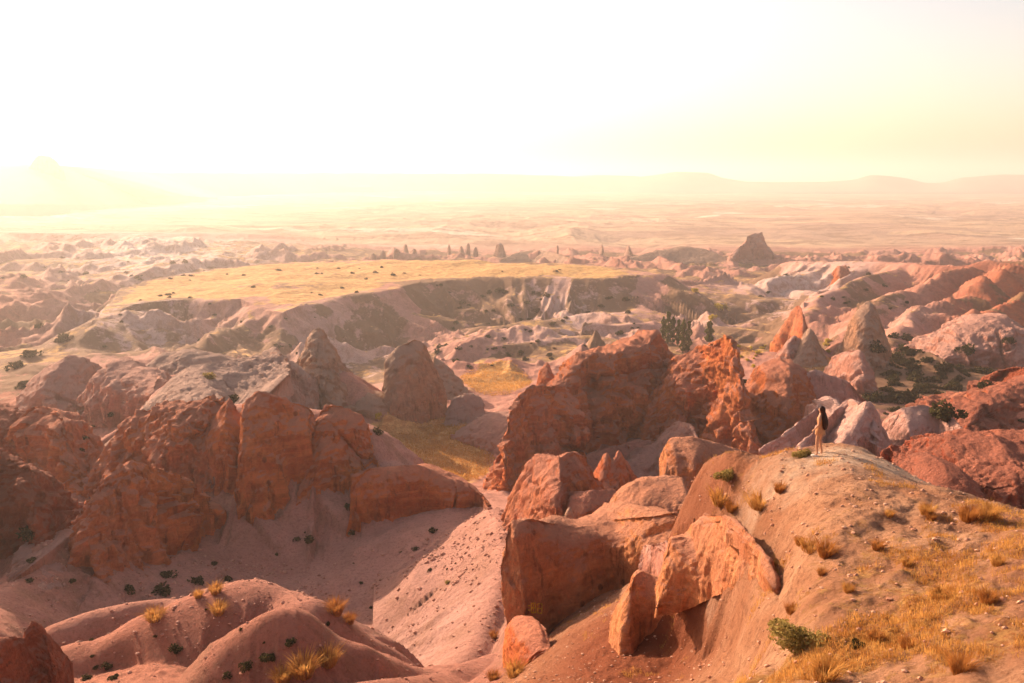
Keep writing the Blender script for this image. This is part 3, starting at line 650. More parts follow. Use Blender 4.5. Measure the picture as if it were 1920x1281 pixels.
("rock_fin","middle slanting pink fin directly behind the standing woman", "1442,880,105 1500,832,110 1540,797,114 1575,762,118 1600,745,120 1632,770,117","1460,905,97 1530,900,98 1590,878,101 1650,845,105","rose","slab",dict(k=.35,flute=1.3,lump=.7,back=6)),
("rock_pyramid","sharp pyramid of pink rock just right of the standing woman", "1540,872,91 1578,824,98 1610,782,104 1631,751,108 1647,778,105 1662,815,100 1674,845,96","1545,900,86 1600,905,85 1640,900,85 1690,892,86","rose","slab",dict(k=.35,flute=1.3,lump=.6,back=14)),
("rock_dome","broad pink dome right of the sharp pyramid", "1664,812,103 1688,764,108 1720,758,109 1755,765,108 1790,785,105 1812,812,101","1650,885,93 1700,890,92 1750,885,92 1820,868,93","rose","block",dict(lump=.6)),
("rock_outcrop","big dark red outcrop filling the right edge below the scrub valley", "1742,862,72 1770,826,76 1830,826,77 1862,815,78 1900,826,77 1960,810,77 2080,800,78","1735,925,62 1800,950,58 1860,968,56 1920,970,56 2080,980,56","deep","block",dict(flute=2.4,lump=.8)),
("rock_sliver","small pale sunlit sliver of rock between the pink dome and the dark outcrop", "1736,866,75 1756,838,76 1775,821,76.5 1790,834,76","1732,884,73 1765,886,73 1794,866,73.5","pale","slab",dict(lump=.6,sink=3)),
("rock_outcrop","small brown-red outcrop in front of the big dark red one", "1708,885,63 1722,858,65 1745,850,65.5 1785,868,64 1820,900,62","1708,925,58 1750,940,56 1828,950,55","deep","dome",dict(lump=.7)),
("rock_bluff","long dark red bluff on the right edge above the big outcrop", "1800,825,108 1830,765,116 1870,738,120 1900,722,122 1960,702,125 2080,690,126","1795,850,98 1870,862,95 1960,862,95 2080,862,95","deep","slab",dict(flute=2.4,lump=.8)),
("rock_hummock","rounded pink hummock at the edge of the scrub valley", "1803,782,140 1822,742,145 1858,734,146 1895,748,145","1800,805,132 1850,812,130 1900,806,131","orange","dome",{}),
("rock_hummock","red hummock against the right edge over the long bluff", "1870,735,158 1895,702,163 1930,690,165 2020,690,165","1865,765,150 1930,770,148 2030,770,148","deep","dome",{}),
("rock_cone","tall slender pink cone standing in the right-hand valley", "1473,645,309 1484,592,318 1497,567,322 1510,590,318 1525,642,311","1467,672,298 1500,676,296 1534,672,297","orange","cone",dict(lump=.6)),
("rock_cone","small golden cone in front of the tall slender pink one", "1488,670,284 1504,632,290 1518,612,293 1531,630,290 1548,664,285","1480,692,274 1515,696,273 1554,692,274","brown","cone",dict(lump=.6)),
("rock_cone","squat pink cone leaning on the small golden one", "1455,668,296 1475,640,300 1490,624,303 1505,645,300","1450,685,288 1480,690,287 1512,686,288","pink","cone",{}),
("rock_tower","double-topped rock tower between the cones and the red hillside", "1588,662,289 1599,592,298 1611,580,300 1628,561,303 1645,580,300 1659,622,294 1668,655,289","1584,700,274 1620,706,272 1672,698,274","brown","cone",dict(lump=.7)),
("rock_lump","pink lump below the double-topped tower beside dark bushes", "1555,700,249 1582,660,256 1604,650,257 1625,690,252 1640,728,245","1550,728,237 1600,742,233 1648,750,230","pink","dome",{}),
("rock_pinnacle","pair of small pink pinnacles far off on the right", "1558,528,618 1568,500,626 1574,494,628 1579,503,627 1585,493,630 1596,520,620","1554,540,600 1575,542,598 1600,538,600","orange","cone",{}),
("rock_dome","ribbed grey-pink dome at the foot of the red hillside", "1750,668,296 1788,622,312 1828,592,322 1870,585,325 1900,600,322 1938,645,309","1742,682,284 1800,692,281 1860,697,279 1945,695,280","pink","dome",dict(flute=2)),
("rock_stack","dark castle-shaped rock stack rising from the hazy plain", "1375,480,1085 1385,462,1090 1396,455,1092 1403,440,1095 1412,433,1098 1428,434,1098 1434,452,1094 1442,470,1090 1455,482,1084","1370,492,1066 1410,495,1063 1462,492,1066","pink","block",dict(lump=1.0,jag=2,sink=15)),
("rock_knoll","low dark knoll left of the castle-shaped stack on the hazy plain", "1180,483,1010 1230,470,1030 1280,462,1040 1320,466,1038 1360,482,1010","1175,492,990 1270,496,980 1365,492,990","brown","slab",dict(lump=.5,sink=15)),
("rock_knoll","low dark knoll in the hazy plain beyond the mesa's right end", "940,486,1000 970,473,1030 1000,468,1040 1030,471,1035 1070,484,1005","935,494,985 1000,497,978 1080,494,985","brown","slab",dict(lump=.5,sink=15)),
("castle_rock","tall fortress rock on the far hilltop at the left skyline", "58,312,2464 66,296,2470 76,290,2473 88,293,2471 97,294,2470 104,308,2464","50,320,2432 80,322,2428 115,320,2432","brown","block",dict(lump=.6,sink=40)),
]
for (nm, lb, cr, ft, mt, pf, ex) in FORMS:
    ex = dict(ex)
    if 'mid' in ex: ex['mid'] = R(ex['mid'])
    o = form(nm, lb, R(cr), R(ft), mt, pf, **ex)

for (C, hgt, wid, seed) in APRON:
    reach = hgt * 1.1 + 3
    r0, r1 = np.searchsorted(GY[:, 0], [max(C[:, 1].min() - reach, 4), C[:, 1].max() + reach * .5])
    X = GX[r0:r1]; Y = GY[r0:r1]
    cols = np.where(((X > C[:, 0].min() - reach) & (X < C[:, 0].max() + reach)).any(0))[0]
    if len(cols) == 0 or C[:, 1].mean() < 64: continue
    c0, c1 = cols[0], cols[-1] + 1; X = X[:, c0:c1]; Y = Y[:, c0:c1]
    r, zc, tt, sg = seg_dist(X, Y, C[::max(1, len(C) // 14)])
    rr = np.maximum(r + .9 * (.55 - ridged(tt / (hgt * .16), r / (hgt * 3), seed=seed, o=3)) * 2 * np.minimum(r, .35 * hgt), 0)
    h = zc + .07 * hgt - .75 * rr * (1 - .3 * rr / (rr + hgt))
    cur = GZ[r0:r1, c0:c1]; kk = .05 * hgt; h = np.minimum(h, cur + .32 * hgt)
    d = np.clip(1 - np.abs(cur - h) / (3 * kk), 0, 1)
    GZ[r0:r1, c0:c1] = np.maximum(cur, h) + kk * .4 * d * d
nr, nc = GX.shape
V = np.stack([GX, GY, GZ], -1).reshape(-1, 3)
idx = np.arange(nr * nc).reshape(nr, nc)
Fg = np.stack([idx[:-1, :-1], idx[:-1, 1:], idx[1:, 1:], idx[1:, :-1]], -1).reshape(-1, 4)
# foreground soil uses its own material: faces nearer than the crest of the near hill
ground = mesh_obj("ground", V, Fg, GROUND); ground['kind'] = 'structure'
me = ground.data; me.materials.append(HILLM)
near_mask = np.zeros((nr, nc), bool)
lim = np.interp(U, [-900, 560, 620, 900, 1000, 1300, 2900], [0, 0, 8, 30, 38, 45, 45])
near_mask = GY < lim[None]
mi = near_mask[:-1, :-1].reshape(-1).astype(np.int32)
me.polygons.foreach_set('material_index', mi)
def near_grass():
    g = np.full(GX.shape, .0)
    for a in [(1650,1080,16,260,.28,.62),(1750,1160,14,260,.25,.75),(1500,1270,13,400,.10,1.1),(1400,900,27,120,.06,.6),(1900,1050,16,150,.2,.6),(1440,930,25,60,.06,.7),(1850,960,20,90,.06,.6),(1600,1000,20,160,.12,.45),(1300,1275,17,150,.08,.9),(1850,1240,12,200,.1,.8)]:
        g = np.maximum(g, blob(*a))
    for a in [(1560,870,25.5,160,.05,.8),(1700,940,21,60,.08,.8)]:
        g = g * (1 - blob(*a))
    return g
grass = np.where(near_mask, near_grass(), grass)
red = np.where(near_mask, np.maximum(blob(1180,1180,27,240,.30,1.15), blob(1980,1100,14,110,.4,.5)), red)  # first blob: shade of the slope below the fins, painted as darker red
scrub = scrub - .5 * (1 - bad) * (scrub < .3)
pale = np.where(near_mask, np.clip(blob(1650,882,25.2,190,.07,1.1) + .5 * fbm(GX / .8, GY / .8, seed=91, o=4), 0, 1) * (blob(1650,882,25.2,260,.10) > .2), pale)
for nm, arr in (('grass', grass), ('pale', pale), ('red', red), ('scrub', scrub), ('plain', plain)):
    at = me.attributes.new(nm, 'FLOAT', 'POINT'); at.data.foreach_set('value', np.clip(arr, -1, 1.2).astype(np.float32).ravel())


CH = [((718,486,1050,14,18),"squat pale chimney at the left end of the hazy row beyond the mesa"),((700,488,1040,12,14),"low stub of rock starting the hazy row beyond the mesa on the left"),
 ((742,486,1050,11,22),"narrow hazy chimney second from the squat one beyond the mesa"),((760,484,1060,13,28),"tallest hazy fairy chimney of the cluster over the mesa's middle"),((776,486,1050,15,22),"broad hazy chimney touching the tallest one of the cluster"),
 ((842,480,1130,7,24),"thin lone needle between two hazy chimney clusters"),((865,480,1100,10,20),"left cone of the trio of hazy chimneys"),((878,478,1120,9,24),"middle tallest cone of the trio of hazy chimneys"),((892,480,1110,10,18),"right cone of the trio of hazy chimneys"),
 ((937,476,1080,20,22),"wide blocky tower standing alone right of the hazy trio"),((1045,475,1100,6,17),"tiny thin spire behind the low dark knoll"),((1128,477,1080,9,20),"small slanting spire on the hazy plain between two knolls"),((1178,476,1080,12,17),"small blunt cone just left of the second dark knoll")]
for (px, py, d, w, h), lb in CH:
    form("fairy_chimney", lb, [(px - w/2, py - h*.3, d), (px - w*.3, py - h*.85, d), (px, py - h, d), (px + w*.32, py - h*.8, d), (px + w/2, py - h*.2, d)],
         [(px - w*.65, py + 6, d - 8), (px, py + 8, d - 12), (px + w*.65, py + 6, d - 8)], 'pale', 'block', lump=.8, sink=12, group="fairy chimneys on the hazy plain")

# far mountains and hills (setting)
def mountain(name, pts, depth, base_py, mat):
    foot = [(p[0], base_py, p[2] - depth) for p in pts]
    o = form(name, None, pts, foot, mat, 'slab', lump=.15, sink=60, kind='structure', back=depth, jag=1.0)
    return o
mb = NB("far_hill_soil"); mb.diffuse(mb.mix(mb.ramp(mb.noise(mb.pos(), 0.002, 8, .65), .35, .65), (.30, .20, .15), (.42, .30, .22))); FARM = mb.m
mountain("mountains", R("1000,352,6400 1080,330,6400 1130,328,6400 1180,334,6400 1230,328,6400 1265,322,6400 1285,322,6400 1310,332,6400 1360,340,6400 1450,342,6400 1540,341,6400 1600,338,6400 1630,328,6400 1660,329,6400 1690,333,6400 1730,343,6400 1765,343,6400 1800,333,6400 1835,331,6400 1870,327,6400 1920,328,6400 2100,334,6400 2400,326,6400 2900,335,6400"), 400, 362, FARM)
mountain("mountains_west", R("-900,290,5200 -400,300,5200 -100,284,5200 0,282,5200 60,284,5200 130,290,5200 200,299,5200 280,312,5200 360,322,5200 480,330,5200 700,345,5200"), 500, 350, FARM)
mountain("hill", R("-900,320,2500 -400,315,2500 -100,312,2500 0,310,2500 60,309,2500 120,311,2600 200,318,2900 300,324,3500 450,324,4200 620,324,4900 760,325,5400 950,326,5900 1080,331,6300 1200,338,6500 1320,346,6600"), 420, 385, FARM)

# ------------------------------------------------------------------ plants
bpy.context.view_layer.update()
DG = bpy.context.evaluated_depsgraph_get()
def hit(px, py):
    ok, loc, nrm, i, ob, m = SC.ray_cast(DG, Vector((0, 0, 0)), ray(px, py))
    return (loc, nrm, ob) if ok else (None, None, None)
def plant_mat(name, c1, c2, trans=.35):
    b = NB(name); oi = b.n('ShaderNodeObjectInfo')
    col = b.mix(b.ramp(b.noise(b.pos(), 3.0, 4), .35, .65), c1, c2)
    d = b.n('ShaderNodeBsdfDiffuse'); b.l(col, d.inputs[0]); t = b.n('ShaderNodeBsdfTranslucent'); b.l(col, t.inputs[0])
    m = b.n('ShaderNodeMixShader'); m.inputs[0].default_value = trans; b.l(d.outputs[0], m.inputs[1]); b.l(t.outputs[0], m.inputs[2]); b.l(m.outputs[0], b.out.inputs[0])
    return b.m
M_DARK = plant_mat("dark_scrub_leaves", (.035, .032, .014), (.075, .06, .025), .25)
M_OLIVE = plant_mat("olive_leaves", (.24, .17, .05), (.36, .27, .09), .35)
M_YEL = plant_mat("yellow_leaves", (.40, .28, .04), (.55, .40, .07), .4)
M_POP = plant_mat("poplar_leaves", (.06, .07, .02), (.16, .15, .04), .3)
M_DRY = plant_mat("dry_grass_blades", (.42, .19, .05), (.62, .34, .10), .5)
M_RUST = plant_mat("rust_grass_blades", (.30, .11, .03), (.50, .22, .06), .45)
M_BARK = NB("bark"); M_BARK.diffuse((.12, .08, .05)); M_BARK = M_BARK.m
def leaf_cloud(n, fn, size, rs):
    V = []; F = []
    for i in range(n):
        c = fn(rs); a = rs.normal(size=3); a /= np.linalg.norm(a); b_ = np.cross(a, rs.normal(size=3)); b_ /= np.linalg.norm(b_); sz = size * rs.uniform(.6, 1.4)
        k = len(V); V += [c - a * sz, c + b_ * sz * .6, c + a * sz, c - b_ * sz * .6]; F.append((k, k + 1, k + 2, k + 3))
    return np.array(V), np.array(F)
def bush_mesh(name, n, rs, mat, flatn=.7, leaf=.075):
    lobes = [(rs.uniform(-.32, .32), rs.uniform(-.32, .32), rs.uniform(.12, .5), rs.uniform(.16, .32)) for _ in range(7)]
    def fn(r):
        l = lobes[r.randint(len(lobes))]; v = r.normal(size=3); v /= np.linalg.norm(v); q = l[3] * r.uniform(.55, 1.0)
        return np.array([l[0] + v[0] * q, l[1] + v[1] * q, max(0, (l[2] + v[2] * q) * flatn)])
    V, F = leaf_cloud(n, fn, leaf, rs)
    o = mesh_obj(name, V, F, mat, smooth=False, link=False); return o.data
rs = np.random.RandomState(5)
BUSH = {'dark': [bush_mesh("scrub_bush", 420, rs, M_DARK) for _ in range(3)], 'olive': [bush_mesh("olive_bush", 420, rs, M_OLIVE) for _ in range(2)],
        'yellow': [bush_mesh("yellow_bush", 420, rs, M_YEL, .9) for _ in range(2)]}
BIG = {'dark': bush_mesh("scrub_bush", 2600, rs, M_DARK, .75, .035), 'olive': bush_mesh("olive_bush", 3000, rs, M_OLIVE, .8, .03)}
def place(me, name, px, py, wpx, label, cat, group=None, zs=1.0, sinkf=.12, maxd=None):
    loc, nrm, ob = hit(px, py)
    if loc is None or (maxd and loc.length > maxd): return None
    o = bpy.data.objects.new(name, me); COL.objects.link(o)
    w = wpx / FPX * loc.length
    o.location = loc - Vector((0, 0, w * sinkf)); o.scale = (w, w, w * zs); o.rotation_euler = (0, 0, random.uniform(0, 6.28))
    tag(o, label, cat, group); return o
def scatter(kind, n, x0, y0, x1, y1, s0, s1, label, group, cond=None, name="scrub_bush"):
    """small bushes that nothing tells apart, thrown over one stretch of ground"""
    c = 0
    for _ in range(n * 4):
        if c >= n: break
        px, py = random.uniform(x0, x1), random.uniform(y0, y1)
        if cond and not cond(px, py): continue
        loc, nrm, ob = hit(px, py)
        if loc is None or ob is None or not ob.name.startswith('ground') or nrm.z < .6: continue
        if place(random.choice(BUSH[kind]), name, px, py, random.uniform(s0, s1), label, "bush", group, zs=random.uniform(.7, 1.1)): c += 1
# one by one, where the photo shows them
ONE = [
 ('dark',118,640,34,"widest dark bush in the shaded hollow at the upper left"),('dark',70,612,16,"small round dark bush alone above the shaded upper-left hollow"),
 ('dark',60,668,30,"dark bush low in the shaded hollow, second from the left"),('dark',28,690,30,"dark bush nearest the left edge in the shaded hollow"),('dark',50,725,30,"lowest dark bush of the shaded upper-left hollow"),
 ('dark',440,752,36,"dark green bush in the notch between the fluted hill and the square block"),('olive',396,708,26,"olive bush on the grassy saddle right of the fluted hill's top"),
 ('dark',208,778,15,"topmost of the small dark bushes in the gully left of the fluted hill"),('dark',176,799,15,"second dark bush down the gully left of the fluted hill"),('dark',160,822,13,"third dark bush down the gully left of the fluted hill"),('dark',152,845,12,"lowest dark bush in the gully left of the fluted hill"),
 ('dark',707,812,24,"dark bush at the left corner of the golden field"),('yellow',713,784,20,"yellow-green bush at the top left of the golden field"),
 ('dark',582,1012,24,"largest dark bush high on the pale gully slope"),('dark',556,1012,14,"smaller dark bush touching the largest one on the gully slope"),('dark',650,952,20,"dark bush tucked at the left end of the wedge slab"),
 ('dark',660,1000,16,"dark bush just under the wedge slab's left foot"),('dark',812,996,18,"dark bush under the middle of the wedge slab"),('dark',778,1030,13,"small bush left of centre on the pale gully slope"),('dark',805,1070,12,"tiny bush in the middle of the pale gully slope"),('olive',842,1092,14,"rust-brown bush on the right flank of the pale gully"),
 ('dark',520,1040,9,"tiny dark bush where the gully floor turns left"),('dark',400,1058,14,"small dark bush on the gully floor below the domed tower"),
 ('dark',425,1086,22,"dark bush behind the near dune, right end of the scrub strip"),('dark',370,1090,34,"dark bush in the middle of the scrub strip behind the near dunes"),('dark',315,1082,30,"dark bush in the upper part of the scrub strip behind the near dunes"),('dark',300,1110,34,"dark bush in the lower part of the scrub strip behind the near dunes"),('dark',240,1108,24,"dark bush at the left end of the scrub strip behind the near dunes"),
 ('dark',135,1090,13,"small round bush below the smooth mauve shoulder"),('dark',55,1052,15,"small bush on the dark slope above the left dunes"),('dark',52,1090,16,"lower small bush on the dark slope above the left dunes"),('dark',60,1000,42,"big dark bush in the cleft beside the dark red wall"),
 ('dark',335,1218,26,"dark bush on the face of the middle near dune"),('dark',205,1250,20,"upper dark bush low on the left flank of the middle dune"),('dark',216,1270,20,"lower dark bush low on the left flank of the middle dune"),('dark',163,1274,18,"dark bush at the bottom edge below the left dune"),
 ('dark',462,1250,26,"dark bush at the bottom of the right near dune"),('dark',507,1232,30,"dark bush in the middle of the right near dune"),('dark',542,1204,22,"highest dark bush on the right near dune"),('dark',425,1268,18,"dark bush at the bottom edge on the right near dune"),
 ('dark',1396,718,20,"dark bush in the notch right of the great rock"),('dark',1690,748,60,"largest dark bush of the scrub valley on the right"),('dark',1775,778,56,"dark bush behind the broad pink dome"),('dark',1845,725,26,"round dark bush left of the red hummock"),
 ('dark',1810,658,30,"round dark bush at the foot of the ribbed dome"),('dark',1640,655,36,"dark bush at the foot of the double-topped tower"),('dark',1672,632,22,"dark bush right of the double-topped tower's foot"),('dark',1698,636,26,"farther dark bush right of the double-topped tower's foot"),
 ('dark',1640,745,40,"dark bush at the left end of the scrub valley"),('dark',1720,715,36,"dark bush in the centre of the scrub valley"),('dark',1890,640,20,"dark bush on the slope right of the ribbed dome"),
 ('yellow',1348,580,22,"yellow-green tree crown beyond the poplars"),('yellow',1338,598,18,"lower yellow-green crown beyond the poplars"),('olive',1360,578,18,"duller crown right of the yellow-green one beyond the poplars"),('yellow',1300,548,16,"faint yellow crown far up the valley behind the poplars"),
]
for k, px, py, w, lb in ONE: place(random.choice(BUSH[k]), {'dark': 'scrub_bush', 'olive': 'olive_bush', 'yellow': 'yellow_bush'}[k], px, py, w, lb, "bush")
def mesa_c(px, py): return py < 575 - max(0, (px - 520)) * .12 and py > 492 + max(0, 420 - px) * .22
scatter('dark', 38, 260, 495, 1200, 580, 5, 11, "small bush dotted on the golden grass of the mesa top", "bushes on the mesa top", mesa_c)
scatter('dark', 62, 820, 545, 1240, 690, 6, 18, "small dark bush in the gullied valley between the mesa and the great rock", "bushes in the middle valley")
scatter('dark', 72, 1600, 640, 1915, 795, 9, 34, "small dark bush scattered in the scrub valley right of the pink domes", "bushes of the scrub valley")
scatter('dark', 14, 1400, 500, 1700, 600, 6, 13, "small bush on the pale badlands behind the pink cones", "bushes on the right-hand badlands")
scatter('dark', 16, 0, 445, 420, 560, 6, 12, "small bush on the white badlands at the upper left", "bushes on the upper-left badlands")
scatter('dark', 14, 60, 590, 640, 690, 6, 14, "small bush on the pale slopes in front of the mesa", "bushes on the slopes before the mesa")
scatter('dark', 10, 560, 960, 880, 1150, 4, 9, "tiny bush on the pale gully slope under the wedge slab", "tiny bushes on the gully slope")
scatter('dark', 8, 100, 1140, 620, 1275, 6, 12, "tiny bush on the near mauve dunes", "tiny bushes on the near dunes")
scatter('yellow', 14, 1350, 640, 1600, 700, 7, 14, "yellow-green bush on the grassy strip left of the pink cones", "yellow bushes by the pink cones", name="yellow_bush")

# poplars
def poplar(px, pyb, pyt, wpx, d, label, group=None):
    P = W(px, pyb, d); H = (pyb - pyt) / FPX * d; w = 1.35 * wpx / FPX * d
    loc, nrm, ob = hit(px, pyb)
    if loc is not None and ob.name.startswith('ground') and .7 * d < loc.y < 1.4 * d: P = np.array(loc); H *= loc.y / d; w *= loc.y / d
    e = bpy.data.objects.new("poplar_tree", None); COL.objects.link(e); e.location = P; tag(e, label, "tree", group)
    r = np.random.RandomState(int(px)); bm = bmesh.new()
    bmesh.ops.create_cone(bm, segments=8, radius1=w * .09, radius2=w * .02, depth=H * .9, cap_ends=True, matrix=Matrix.Translation((0, 0, H * .45)))
    for i in range(7):
        a = r.uniform(0, 6.28); z0 = H * r.uniform(.15, .6); L = H * .22
        m = Matrix.Translation((math.cos(a) * w * .12, math.sin(a) * w * .12, z0 + L / 2)) @ Matrix.Rotation(.22, 4, Vector((-math.sin(a), math.cos(a), 0)))
        bmesh.ops.create_cone(bm, segments=5, radius1=w * .03, radius2=w * .008, depth=L, cap_ends=True, matrix=m)
    me = bpy.data.meshes.new("trunk"); bm.to_mesh(me); bm.free(); me.materials.append(M_BARK); t = bpy.data.objects.new("trunk", me); COL.objects.link(t); t.parent = e
    def fn(r_):
        z = r_.uniform(.07, 1) ; rad = w * .5 * (math.sin(math.pi * min(1, z ** .8 * .93 + .05)) ** .6 + .05) * (.75 + .35 * math.sin(z * 19 + px)); a = r_.uniform(0, 6.28); q = r_.uniform(.45, 1) ** .5
        return np.array([math.cos(a) * rad * q, math.sin(a) * rad * q, z * H])
    V, F = leaf_cloud(1100, fn, w * .11, r); c = mesh_obj("crown", V, F, M_POP, e, smooth=False)
    return e
for a in [(1243,640,592,9,330,"leftmost slim poplar of the row behind the great rock"),(1252,645,583,13,332,"tallest poplar, second from the left in the row"),(1261,645,592,10,328,"poplar right of the tallest one in the row"),(1271,648,598,10,332,"shorter poplar in the middle of the row"),
          (1280,662,597,11,322,"poplar standing lower, second from the right end of the row"),(1290,660,600,10,324,"poplar at the right end of the row"),(1329,645,601,13,326,"lone poplar standing apart on the right of the row")]:
    poplar(*a, group="poplars behind the great rock")

# ------------------------------------------------------------------ dry grass
def blades(n, rs_, h, spread, lean, wd):
    V = []; F = []
    for i in range(n):
        a = rs_.uniform(0, 6.28); q = spread * rs_.uniform(0, 1) ** .5 * .5; bx, by = math.cos(a) * q, math.sin(a) * q; hh = h * rs_.uniform(.5, 1.1); ln = lean * rs_.uniform(.2, 1.2)
        dx, dy = math.cos(a + rs_.uniform(-.6, .6)), math.sin(a + rs_.uniform(-.6, .6)); sx, sy = -dy * wd, dx * wd; k = len(V)
        V += [(bx - sx, by - sy, -.03), (bx + sx, by + sy, -.03), (bx + dx * ln * .4 * hh + sx * .8, by + dy * ln * .4 * hh + sy * .8, hh * .6), (bx + dx * ln * .4 * hh - sx * .8, by + dy * ln * .4 * hh - sy * .8, hh * .6), (bx + dx * ln * hh, by + dy * ln * hh, hh * .95)]
        F += [(k, k + 1, k + 2, k + 3), (k + 3, k + 2, k + 4, k + 4)]
    return np.array(V, float), F
def tuft_mesh(n, rs_, mat, h=.8, spread=.6, lean=.7, wd=.012):
    V, F = blades(n, rs_, h, spread, lean, wd); F = [tuple(dict.fromkeys(f)) for f in F]
    return mesh_obj("grass_tuft", V.tolist(), F, mat, smooth=False, link=False).data
TUFT = [tuft_mesh(420, rs, M_DRY), tuft_mesh(420, rs, M_RUST), tuft_mesh(420, rs, M_DRY, .65, .8, .9)]
TF = [
 (1,1462,922,30,"rust tuft on the left shoulder of the near hill"),(2,1425,950,55,"low wide golden tuft edging the dark scar on the left shoulder"),(0,1350,945,50,"golden tuft on the hill's left rim above the crumbling wall"),(1,1372,958,34,"rust tuft beside the golden one on the hill's left rim"),
 (2,1520,1032,42,"golden tuft leaning left of the largest middle clump"),(1,1548,1042,46,"wide rust clump in the middle of the hillside"),(1,1500,1022,26,"small rust tuft at the upper end of the middle clump"),(1,1645,1030,28,"round lone tuft on the bare upper hillside"),(0,1668,968,20,"little tuft high on the bare hillside below the shadow"),
 (0,1738,965,34,"pale golden tuft below the path on the right"),(1,1745,975,22,"rust tuft touching the pale golden one below the path"),(1,1815,975,42,"dark-centred rust tuft beside the path on the right"),(0,1852,972,44,"tall golden tuft right of the dark-centred one by the path"),
 (1,1484,1150,30,"round rust tuft on the left rim halfway down the hill"),(1,1540,1078,20,"small rust tuft right of the left rim"),(0,1455,1060,18,"small tuft where the upper fin meets the hill"),(1,1800,1262,50,"dark rust tuft in the bottom right corner"),
 (0,1545,1275,64,"big golden tuft at the bottom edge beside the olive shrub"),(0,1870,1060,30,"golden tuft on the far right of the slope"),(1,1850,1130,34,"rust tuft on the shaded right slope"),(1,1700,1215,34,"rust tuft low in the middle of the slope"),(1,1640,1200,28,"rust tuft left of the low middle one"),(2,1760,1120,34,"golden tuft halfway down the right slope"),
 (0,1590,1110,26,"pale tuft in the thick grass mid-slope"),(0,1700,1060,24,"pale tuft right of the thick grass mid-slope"),
 (0,405,1112,30,"glowing golden tuft on the crest of the middle near dune"),(0,372,1120,22,"small glowing tuft left on the dune crest"),(2,290,1160,36,"golden tuft where two near dunes meet"),(0,410,1150,34,"tuft on the face just under the middle dune's crest"),
 (1,630,1150,44,"rust and gold tuft behind the right dune's crest"),(1,655,1168,30,"rust tuft lower behind the right dune's crest"),(0,615,1245,50,"golden clump on the right dune near the bottom edge"),(0,570,1265,60,"large golden clump at the bottom edge of the right dune"),(0,530,1278,44,"golden clump cut by the bottom edge on the right dune"),
 (1,926,1195,20,"rust tuft on the pale spur beside the boulder"),(0,965,1268,44,"golden tuft at the foot of the boulder"),(1,925,1275,30,"rust tuft at the bottom edge left of the boulder's foot"),
]
for k, px, py, w, lb in TF: place(TUFT[k], "grass_tuft", px, py, w * .84, lb, "grass tuft", "dry grass tufts in the foreground", zs=.9, sinkf=.02)
place(BIG['olive'], "olive_bush", 1500, 1215, 95, "large olive-green shrub at the bottom edge of the near hill", "bush", zs=1.0)
place(BIG['olive'], "olive_bush", 1362, 898, 44, "olive shrub on the near hill's left rim", "bush")
place(BIG['olive'], "olive_bush", 1502, 858, 30, "olive shrub just left of the standing woman", "bush", zs=1.1)
place(BIG['dark'], "scrub_bush", 1608, 1212, 26, "small dark bush in the hollow at the bottom of the slope", "bush")
place(BIG['olive'], "olive_bush", 1330, 850, 1, "x", "bush") if False else None

def grass_mat_obj(name, sel, nmax, h, spread, wd, mat, seed, nb=6):
    r = np.random.RandomState(seed); ii = np.argwhere(sel); wts = (GY * GY)[sel]; 
    pick = r.choice(len(ii), size=min(nmax, len(ii)), replace=False, p=wts / wts.sum())
    P = []; Q = []
    base = [blades(nb, r, h, spread, .8, wd) for _ in range(12)]; off = 0; V = []; F = []
    for q in ii[pick]:
        i, j = q; bV, bF = base[r.randint(12)]; a = r.uniform(0, 6.28); sc = r.uniform(.5, 1.3); c, s_ = math.cos(a) * sc, math.sin(a) * sc
        x = GX[i, j] + r.uniform(-.5, .5) * (GX[i, min(j + 1, GX.shape[1] - 1)] - GX[i, j]) ; y = GY[i, j]; z = GZ[i, j]
        V.append(np.stack([bV[:, 0] * c - bV[:, 1] * s_ + x, bV[:, 0] * s_ + bV[:, 1] * c + y, bV[:, 2] * sc + z], 1))
        F += [tuple(dict.fromkeys(v + off for v in f)) for f in bF]; off += len(bV)
    return mesh_obj(name, np.concatenate(V).tolist(), F, mat, smooth=False)
inview = (GPX > -50) & (GPX < 1975)
gnoise = fbm(GX / 1.4, GY / 1.4, seed=77, o=5, g=.7)
g = grass_mat_obj("grass", near_mask & inview & (grass + gnoise * 1.8 > .80), 9000, .085, .2, .005, M_DRY, 3); tag(g, "short dry golden grass covering the near hillside", "grass", kind='stuff')
fld = (GY > 140) & (GY < 290) & inview & (grass > .45) & (flat > .3)
g = grass_mat_obj("field_grass", fld, 7000, .55, .9, .05, M_DRY, 4); tag(g, "golden grass of the little valley field", "grass", kind='stuff')

def clods():
    r = np.random.RandomState(8); ii = np.argwhere(near_mask & inview & (GY > 10)); wts = (GY ** 2)[near_mask & inview & (GY > 10)]
    pick = r.choice(len(ii), size=5200, replace=False, p=wts / wts.sum()); V = []; F = []; off = 0
    bm = bmesh.new(); bmesh.ops.create_icosphere(bm, subdivisions=1, radius=1.0); bV = np.array([v.co[:] for v in bm.verts]); bF = [[v.index for v in f.verts] for f in bm.faces]; bm.free()
    for i, j in ii[pick]:
        sc = .018 + .06 * r.uniform() ** 3; q = bV * (1 + .3 * r.normal(size=(len(bV), 1)) * .6) * np.array([1, r.uniform(.6, 1), .6]) * sc
        V.append(q + np.array([GX[i, j] + r.uniform(-.02, .02), GY[i, j], GZ[i, j] + sc * .2])); F += [[v + off for v in f] for f in bF]; off += len(bV)
    b = NB("soil_clod"); oi = b.noise(b.pos(), 9, 4); b.diffuse(b.mix(b.ramp(oi, .35, .65), (.38, .17, .10), (.62, .36, .24)))
    o = mesh_obj("gravel", np.concatenate(V).tolist(), F, b.m, smooth=False); tag(o, "loose stones and clods strewn over the near hillside", "gravel", kind='stuff')
clods()
